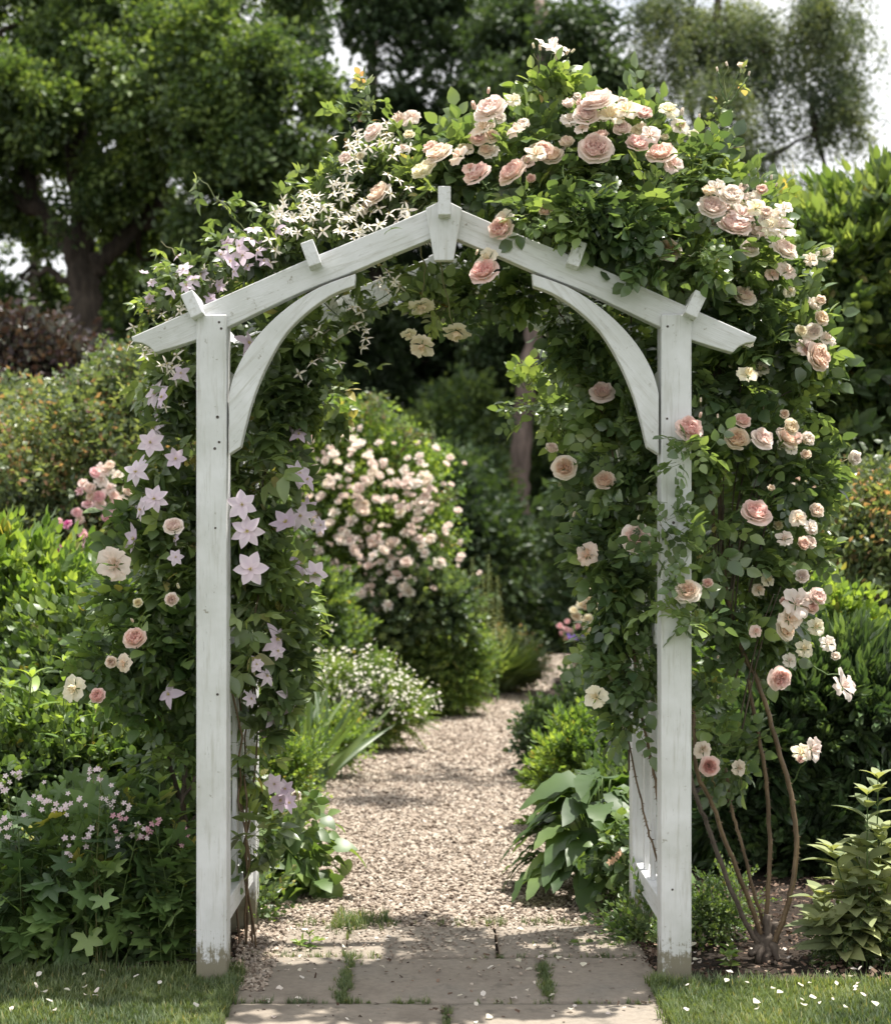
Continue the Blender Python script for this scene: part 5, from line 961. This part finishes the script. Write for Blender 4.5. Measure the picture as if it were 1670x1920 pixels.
g = Geo(); leaves(g, [join([(stick(.05, .001, .1, 2), I3, 0, 1, 0, None), (LFH, rx(-.4), (0, .05, 0), .04, 0, None)])], p, o, 1., .3, .1); g.obj('foliage', [M['mid_leaf'], M['stem']], nz_)
om = posies('p_orange')[0]
for a, b in ((1150, 1612), (1158, 1604), (1143, 1617), (1163, 1598), (1200, 1690)): put(om, 'orange_flower', nz_, P(a, b, .82), (random.gauss(-.2, .4), -.8, .4), .014)
put(posies('p_lemon')[0], 'yellow_flower', nz_, P(1172, 1362, .4), (-.2, -.9, .3), .018)

# right of the arch
lau = bush('laurel_hedge', 1640, 4.7, [(1580, 560, .42), (1680, 520, .5), (1760, 640, .55), (1600, 700, .45), (1500, 640, .3), (1660, 800, .5), (1540, 820, .38), (1560, 480, .25), (1650, 450, .25), (1480, 760, .3), (1600, 930, .4), (1720, 940, .5), (1470, 900, .3)], SH_LAUREL, 1.45, 3300, 'laurel_leaf', 'tall laurel with large glossy yellow-green leaves at the right edge', 'laurel', 12, .42, .5, .15, .3, stem=20, sr=.02, stem_m='bark')
spikes(lau[0], [(1520, 480, 1500, 430), (1560, 470, 1570, 405), (1600, 450, 1590, 395), (1640, 440, 1650, 400), (1480, 560, 1455, 500), (1580, 460, 1545, 420)], 4.6, 'laurel_leaf', SH_LAUREL, .8)
pl, LB, p, o = bush('bronze_shrub', 1610, 3.4, [(1600, 1020, .28), (1670, 1000, .3), (1560, 1080, .25), (1640, 1120, .32), (1720, 1100, .35), (1560, 1170, .22), (1640, 1200, .3)], SH_ROSE2, .95, 3600, 'bronze_leaf', 'bronze leaved shrub with small dusty pink flowers at right', 'shrub', 14, .42, .5, .55, .0, stem=14, sr=.008, stem_m='cane')
bloom_on(pl, p, o, 80, [('small', 'bgpink'), ('small', 'faded'), ('small', 'blush')], .022, 'pink_flower')
bush('peony_bush', 1520, 1.9, [(1480, 1370, .20), (1570, 1330, .22), (1650, 1350, .24), (1520, 1450, .24), (1610, 1460, .25), (1430, 1470, .18), (1700, 1420, .26), (1400, 1400, .14), (1500, 1560, .24), (1600, 1580, .24), (1420, 1590, .16), (1360, 1500, .10), (1680, 1560, .24), (1380, 1620, .06)], SH_PEONY, 1., 2600, 'dark_leaf', 'big dark green glossy peony bush behind the rose canes', 'peony', 12, .42, .5, .45, .15, stem=40, sr=.005)
bush('leafy_shrub', 1480, 2.5, [(1420, 1240, .14), (1500, 1230, .16), (1570, 1240, .14), (1440, 1320, .15), (1640, 1260, .16), (1540, 1180, .12)], SH_MID, .95, 1300, 'lime_leaf', 'light green leafy growth between the peony and the bronze shrub', 'perennial', 12, .45, .5, .5, .1, stem=10)
upright('grey_leaved_plant', 1610, .28, [(1585, 1640), (1625, 1490), (1655, 1560), (1560, 1595), (1640, 1660), (1680, 1600), (1540, 1680), (1600, 1710), (1700, 1680), (1645, 1460), (1575, 1740), (1640, 1750), (1530, 1730), (1665, 1720), (1610, 1590)], leaf(1, .46, 6, .25, .5, .8), .125, 'pale grey-green plant with paired leaves at the lower right corner', 'perennial', 'grey_leaf', 8, 2)
bush('ground_cover_plant', 1590, .30, [(1580, 1760, .07), (1630, 1770, .08), (1560, 1790, .04), (1670, 1760, .08)], SH_SMALL, .7, 420, 'mid_leaf', 'low green leaves at the lawn edge in the right corner', 'perennial', 10, .5, .4, .5, .1, stem=4)
bush('ground_cover_plant', 1330, .55, [(1320, 1700, .06), (1350, 1720, .05), (1300, 1740, .06), (1380, 1690, .05)], SH_SMALL, .7, 260, 'mid_leaf', 'small leafy creeper on the soil behind the right post', 'perennial', 8, .6, .3, .4, .1, stem=4)
upright('seedling', 1368, .22, [(1368, 1775), (1355, 1790), (1380, 1788)], LFP, .035, 'tiny bright green seedling on the bare soil in front of the rose stump', 'seedling', 'lime_leaf', 4, 2, r=.0015)
upright('weed', 575, .42, [(578, 1752), (600, 1765), (560, 1768)], LFN, .045, 'small leafy weed growing in the left paving joint', 'weed', 'lime_leaf', 3, 2, r=.0015)
upright('weed', 1085, .45, [(1080, 1768), (1110, 1770)], LFP, .03, 'small leafy weed growing on the right paving', 'weed', 'mid_leaf', 3, 2, r=.0015)
bush('ground_cover_plant', 470, .85, [(460, 1700, .05), (480, 1720, .04), (455, 1740, .04)], SH_SMALL, 1.2, 130, 'mid_leaf', 'small creeping leaves at the foot of the left trellis', 'perennial', 8, .6, .3, .4, .1, stem=3)
bush('ground_cover_plant', 1215, .5, [(1215, 1740, .05), (1200, 1770, .035), (1220, 1790, .03)], SH_SMALL, 1.2, 130, 'mid_leaf', 'small creeping leaves at the foot of the right trellis', 'perennial', 8, .6, .3, .4, .1, stem=3)

# ================================================================== trees
random.seed(33)
FL = [spray(12, .42, .105, flake(1, .62)) for _ in range(5)]; FLs = [spray(16, .42, .06, flake(1, .7)) for _ in range(5)]
FLd = [spray(14, .55, .15, flake(1, .7)) for _ in range(5)]
def limbs(g, rows, Y, sides=8, r_noise=.03):
    for pts, r0, r1 in rows:
        k = FPX/(Y+CAM_D); tube(g, [P(q[0], q[1], Y+(q[2] if len(q) > 2 else 0)) for q in pts], [r0/k, r1/k], sides, 0, .5, r_noise, 5)
def tree(name, px, Y, label, cat, trunk_rows, lobes, tpls, size, n, lm, bark='bark', per=26, cr=.36, shell=.45, up=.1, droop=.2, depth=.6, group=None, twigs=40):
    """lobes: (px, py, r in photo px at the tree's distance, depth offset m)"""
    pl = plant(name, px, Y, label, cat, group); g = Geo(); limbs(g, trunk_rows, Y); g.obj('trunk', [M[bark]], pl); k = FPX/(Y+CAM_D)
    LB = [(P(l[0], l[1], Y+(l[3] if len(l) > 3 else random.uniform(-1.4, 1.2))), (l[2]/k*.8*(l[4] if len(l) > 4 else 1), l[2]/k*.8, l[2]/k*.8*(l[5] if len(l) > 5 else .85))) for l in lobes]
    g = Geo(); p, o = lobe_points(LB, n, per, cr, shell); p[:, 2] = np.maximum(p[:, 2], .05); leaves(g, tpls, p, o, size, up, droop, nup=1.); g.obj('crown', [M[lm], M['stem']], pl)
    if twigs:
        g = Geo(); cp = [P(q[0], q[1], Y) for r in trunk_rows for q in r[0][1:]]
        for i in rng.integers(0, len(p), twigs):
            a = min(cp, key=lambda c: np.linalg.norm(c-p[i])); m = (a+p[i])/2+rng.normal(size=3)*.15; tube(g, [a, m, p[i]], [.05, .012], 4, 0, .5)
        g.obj('branches', [M[bark]], pl)
    return pl
OAK = [([(150, 1230), (155, 1000), (158, 700), (155, 560), (150, 500)], 40, 28), ([(150, 520), (120, 440), (70, 395), (0, 360), (-80, 330, -1)], 22, 10), ([(160, 520), (205, 470), (260, 430), (295, 370), (330, 300, -.6), (380, 240, -1)], 20, 8), ([(152, 510), (155, 400), (145, 250), (120, 120), (110, -40)], 24, 10),
       ([(150, 540), (100, 510), (40, 520)], 9, 4), ([(70, 395), (40, 300), (10, 180), (0, 60)], 12, 6), ([(155, 380), (220, 280), (250, 160), (270, 40)], 14, 6), ([(290, 380), (340, 380, -1), (400, 360, -1.5)], 8, 4)]
tree('oak_tree', 155, 17.5, 'large oak on the left with dark trunk and sunlit leafy crown', 'oak tree', OAK,
     [(450, 150, 105, -2.2), (380, 90, 90, -2), (520, 230, 85, -2.2), (430, 260, 95, -2.2), (360, 200, 100, -2), (500, 330, 75, -1.8), (400, 370, 80, -1.8), (300, 130, 100, -1.5), (250, 60, 90, -1), (280, 250, 90, -1), (480, 50, 70), (330, 20, 90), (200, 180, 85, .8), (210, 330, 80, -.5), (120, 60, 80), (40, 40, 90), (30, 200, 85), (90, 290, 70), (150, 420, 45, -.6), (20, 330, 70), (-60, 250, 90), (250, 410, 70, .8), (320, 440, 75, 1.2), (180, -50, 100), (330, -80, 120), (480, -60, 110), (90, 180, 60), (40, 480, 60, 2), (-40, 430, 70, 1), (440, 430, 60, 0), (380, 490, 60, 1.5), (560, 300, 45, -2), (560, 170, 50, -2), (150, 130, 60, 1.5), (110, 240, 50, 1.2), (60, 420, 55, 1.8), (110, 460, 40, 1.5), (70, 560, 45, 2), (20, 540, 45, 2), (230, 520, 45, 1.5)],
     FL, .85, 14000, 'oak_leaf', per=36, cr=.34, shell=.4)
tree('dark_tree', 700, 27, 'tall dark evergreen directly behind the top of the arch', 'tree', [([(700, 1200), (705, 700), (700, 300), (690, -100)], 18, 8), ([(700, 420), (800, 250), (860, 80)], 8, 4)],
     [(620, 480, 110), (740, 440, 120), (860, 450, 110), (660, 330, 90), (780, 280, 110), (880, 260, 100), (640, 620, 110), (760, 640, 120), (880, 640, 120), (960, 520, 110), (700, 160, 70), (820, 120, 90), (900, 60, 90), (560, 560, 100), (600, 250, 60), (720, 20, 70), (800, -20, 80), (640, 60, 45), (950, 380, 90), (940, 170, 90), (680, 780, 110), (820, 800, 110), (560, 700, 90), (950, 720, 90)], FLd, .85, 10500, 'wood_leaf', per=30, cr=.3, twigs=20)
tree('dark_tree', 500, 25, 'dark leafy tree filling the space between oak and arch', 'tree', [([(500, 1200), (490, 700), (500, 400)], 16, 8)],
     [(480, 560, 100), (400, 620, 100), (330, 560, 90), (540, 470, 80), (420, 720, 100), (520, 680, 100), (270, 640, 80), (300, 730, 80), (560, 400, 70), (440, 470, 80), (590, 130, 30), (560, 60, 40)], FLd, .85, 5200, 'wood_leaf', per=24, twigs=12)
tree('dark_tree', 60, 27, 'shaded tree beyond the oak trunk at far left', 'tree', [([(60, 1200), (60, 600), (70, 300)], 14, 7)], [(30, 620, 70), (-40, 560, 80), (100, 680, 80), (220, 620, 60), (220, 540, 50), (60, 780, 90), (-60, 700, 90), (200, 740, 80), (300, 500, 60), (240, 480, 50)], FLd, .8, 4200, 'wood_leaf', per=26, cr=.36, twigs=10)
tree('pine_tree', 966, 22.5, 'tree with bare pinkish-grey trunk standing beyond the arch', 'tree', [([(966, 1190), (966, 1060), (970, 950), (975, 850), (988, 720), (1002, 600), (1015, 420), (1020, 200), (1015, 0)], 24, 12), ([(1002, 600), (1050, 480), (1080, 350)], 8, 4), ([(1010, 450), (960, 330), (940, 200)], 7, 4)],
     [(1010, 560, 80, 1.5), (1060, 620, 80, 1.5), (1100, 540, 80, 1.), (1000, 440, 80), (1080, 420, 90), (1030, 300, 80), (960, 220, 80), (1040, 160, 80), (980, 60, 90), (1080, 60, 60), (1100, 300, 70), (1120, 680, 90, 2), (1160, 180, 40), (1120, 100, 45), (920, 640, 60, 1.8)], FL, 1.05, 7000, 'wood_leaf', 'pine_bark', per=22, twigs=30)
def strand(n=22, L=.8, l=.05):
    return join([(flake(1, .8), rz(random.choice((-1, 1))*random.uniform(.4, 1.5))@ry(random.gauss(0, .8))@rx(random.gauss(-.1, .6)), (random.gauss(0, .045), L*random.random(), random.gauss(0, .045)), l*random.uniform(.7, 1.3), random.uniform(-.12, .12), None) for _ in range(n)])
FLb = [strand() for _ in range(5)]+[strand(16, .55)]
BIR = [([(1320, 1200), (1315, 700), (1312, 450), (1318, 260), (1335, 120), (1345, -60)], 15, 6), ([(1316, 280), (1285, 160), (1270, 40)], 6, 3), ([(1318, 240), (1370, 170), (1430, 100), (1500, 40)], 6, 2.5), ([(1314, 420), (1390, 330), (1450, 290), (1530, 250)], 6, 2.5), ([(1314, 380), (1240, 300), (1190, 220)], 6, 2.5), ([(1330, 140), (1300, 60), (1310, -40)], 4, 2)]
tree('birch_tree', 1320, 21.5, 'airy birch on the right with drooping sprays against pale sky', 'birch tree', BIR,
     [(1270, 60, 75, 0, 1, 1.2), (1330, 150, 70), (1400, 60, 75, 0, 1, 1.3), (1480, 120, 70, 0, .9, 1.5), (1540, 60, 55), (1560, 200, 50, 0, .7, 1.7), (1440, 240, 70), (1360, 300, 80), (1260, 250, 70), (1280, 380, 80), (1400, 400, 85), (1480, 380, 75), (1540, 440, 60), (1210, 150, 50, 0, .8, 1.3), (1190, 300, 50), (1240, 480, 80), (1350, 500, 90), (1460, 520, 90), (1580, 130, 40, 0, .7, 1.6), (1610, 230, 28, 0, .6, 2.4), (1330, 620, 90), (1440, 640, 90), (1500, 20, 50), (1560, -10, 50), (1340, 0, 60), (1210, 20, 34), (1610, 40, 34, 0, .8, 1.6), (1540, 560, 60), (1640, 560, 60), (1590, 500, 50)],
     FLb, 1., 8000, 'birch_leaf', per=22, cr=.4, shell=.25, up=-.5, droop=1.1, twigs=50)
tree('small_tree', 1250, 24, 'mid green tree in front of the birch trunk behind the rose', 'tree', [([(1250, 1200), (1245, 800), (1240, 500)], 12, 6)], [(1240, 350, 60), (1180, 400, 60), (1300, 420, 50), (1220, 470, 80), (1160, 520, 70), (1280, 560, 80), (1190, 640, 90), (1120, 760, 90), (1220, 800, 100)], FL, 1., 3600, 'oak_leaf', twigs=10)
tree('small_tree', 1600, 16, 'rounded tree behind the laurel at the right edge', 'tree', [([(1620, 1200), (1610, 800), (1600, 600)], 16, 8)], [(1600, 460, 80, 0), (1680, 420, 80, 0), (1540, 500, 70, 0), (1640, 560, 110, 0), (1740, 520, 120, 0), (1560, 620, 90, 0)], FL, .8, 3800, 'birch_leaf', twigs=8)
# understorey shrubs in the shade of the trees
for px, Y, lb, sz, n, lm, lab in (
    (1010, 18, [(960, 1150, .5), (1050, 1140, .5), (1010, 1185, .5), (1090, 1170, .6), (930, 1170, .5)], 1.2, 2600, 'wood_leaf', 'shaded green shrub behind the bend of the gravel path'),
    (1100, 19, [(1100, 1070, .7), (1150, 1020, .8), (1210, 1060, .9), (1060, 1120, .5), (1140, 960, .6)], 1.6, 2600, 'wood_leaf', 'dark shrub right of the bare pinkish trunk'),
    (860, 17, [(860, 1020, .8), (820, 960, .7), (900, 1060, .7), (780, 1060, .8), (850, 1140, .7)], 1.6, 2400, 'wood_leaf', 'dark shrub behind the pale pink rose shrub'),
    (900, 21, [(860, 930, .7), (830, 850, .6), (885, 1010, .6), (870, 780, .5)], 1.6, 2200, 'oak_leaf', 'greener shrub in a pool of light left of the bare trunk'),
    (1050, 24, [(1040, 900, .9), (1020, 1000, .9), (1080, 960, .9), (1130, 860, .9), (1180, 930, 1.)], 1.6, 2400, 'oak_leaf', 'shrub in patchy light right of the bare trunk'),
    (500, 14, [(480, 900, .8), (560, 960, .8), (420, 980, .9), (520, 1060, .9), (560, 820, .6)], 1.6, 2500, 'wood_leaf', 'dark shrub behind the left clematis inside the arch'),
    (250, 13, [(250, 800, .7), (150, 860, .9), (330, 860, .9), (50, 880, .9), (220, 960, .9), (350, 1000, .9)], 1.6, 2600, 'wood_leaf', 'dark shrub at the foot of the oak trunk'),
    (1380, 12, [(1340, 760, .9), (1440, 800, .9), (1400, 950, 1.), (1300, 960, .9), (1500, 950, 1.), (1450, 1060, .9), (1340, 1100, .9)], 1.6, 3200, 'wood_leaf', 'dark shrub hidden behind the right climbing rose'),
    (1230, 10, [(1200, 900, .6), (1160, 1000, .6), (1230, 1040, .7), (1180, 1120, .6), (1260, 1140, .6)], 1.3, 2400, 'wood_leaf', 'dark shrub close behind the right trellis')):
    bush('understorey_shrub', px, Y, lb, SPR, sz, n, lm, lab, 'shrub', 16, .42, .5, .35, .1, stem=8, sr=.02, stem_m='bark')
g = Geo(); nW = 9000   # the wood beyond, one mass
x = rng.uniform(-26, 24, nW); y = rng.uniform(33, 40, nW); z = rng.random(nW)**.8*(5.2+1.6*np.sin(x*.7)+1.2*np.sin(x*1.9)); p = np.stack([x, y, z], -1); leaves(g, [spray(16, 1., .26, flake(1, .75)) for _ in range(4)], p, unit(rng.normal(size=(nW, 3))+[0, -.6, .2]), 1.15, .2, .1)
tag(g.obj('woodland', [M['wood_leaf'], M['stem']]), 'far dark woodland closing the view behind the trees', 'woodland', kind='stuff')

# a tree standing just right of the picture; one limb reaches over the path and throws the patch of shade on the gravel
pl = thing('overhanging_tree', (4.6, 6.2, -.02), 'tree beside the garden whose high limb reaches over the gravel path', 'tree')
g = Geo(); tube(g, [(4.6, 6.2, -.05), (4.5, 6.2, 2.5), (4.3, 6.0, 4.6), (4.1, 6.1, 7.5)], [.16, .07], 9, 0, .5, .02); tube(g, [(4.35, 6.05, 4.3), (3.4, 5.6, 5.3), (2.4, 5.3, 5.7), (1.5, 5.1, 5.9)], [.07, .02], 7, 0, .5, .02); g.obj('trunk', [M['bark']], pl)
g = Geo(); p, o = lobe_points([((1.6, 5.0, 6.0), (.45, .42, .25)), ((2.2, 5.3, 6.1), (.5, .4, .3)), ((3.1, 5.6, 6.0), (.5, .5, .35)), ((4.2, 6.2, 7.6), (1., 1., .9)), ((4.9, 6.6, 6.6), (.8, .8, .7)), ((1.2, 4.6, 5.9), (.3, .25, .2))], 620, 18, .4, .3); leaves(g, FL, p, o, .8, .1, .2); g.obj('crown', [M['oak_leaf'], M['stem']], pl)
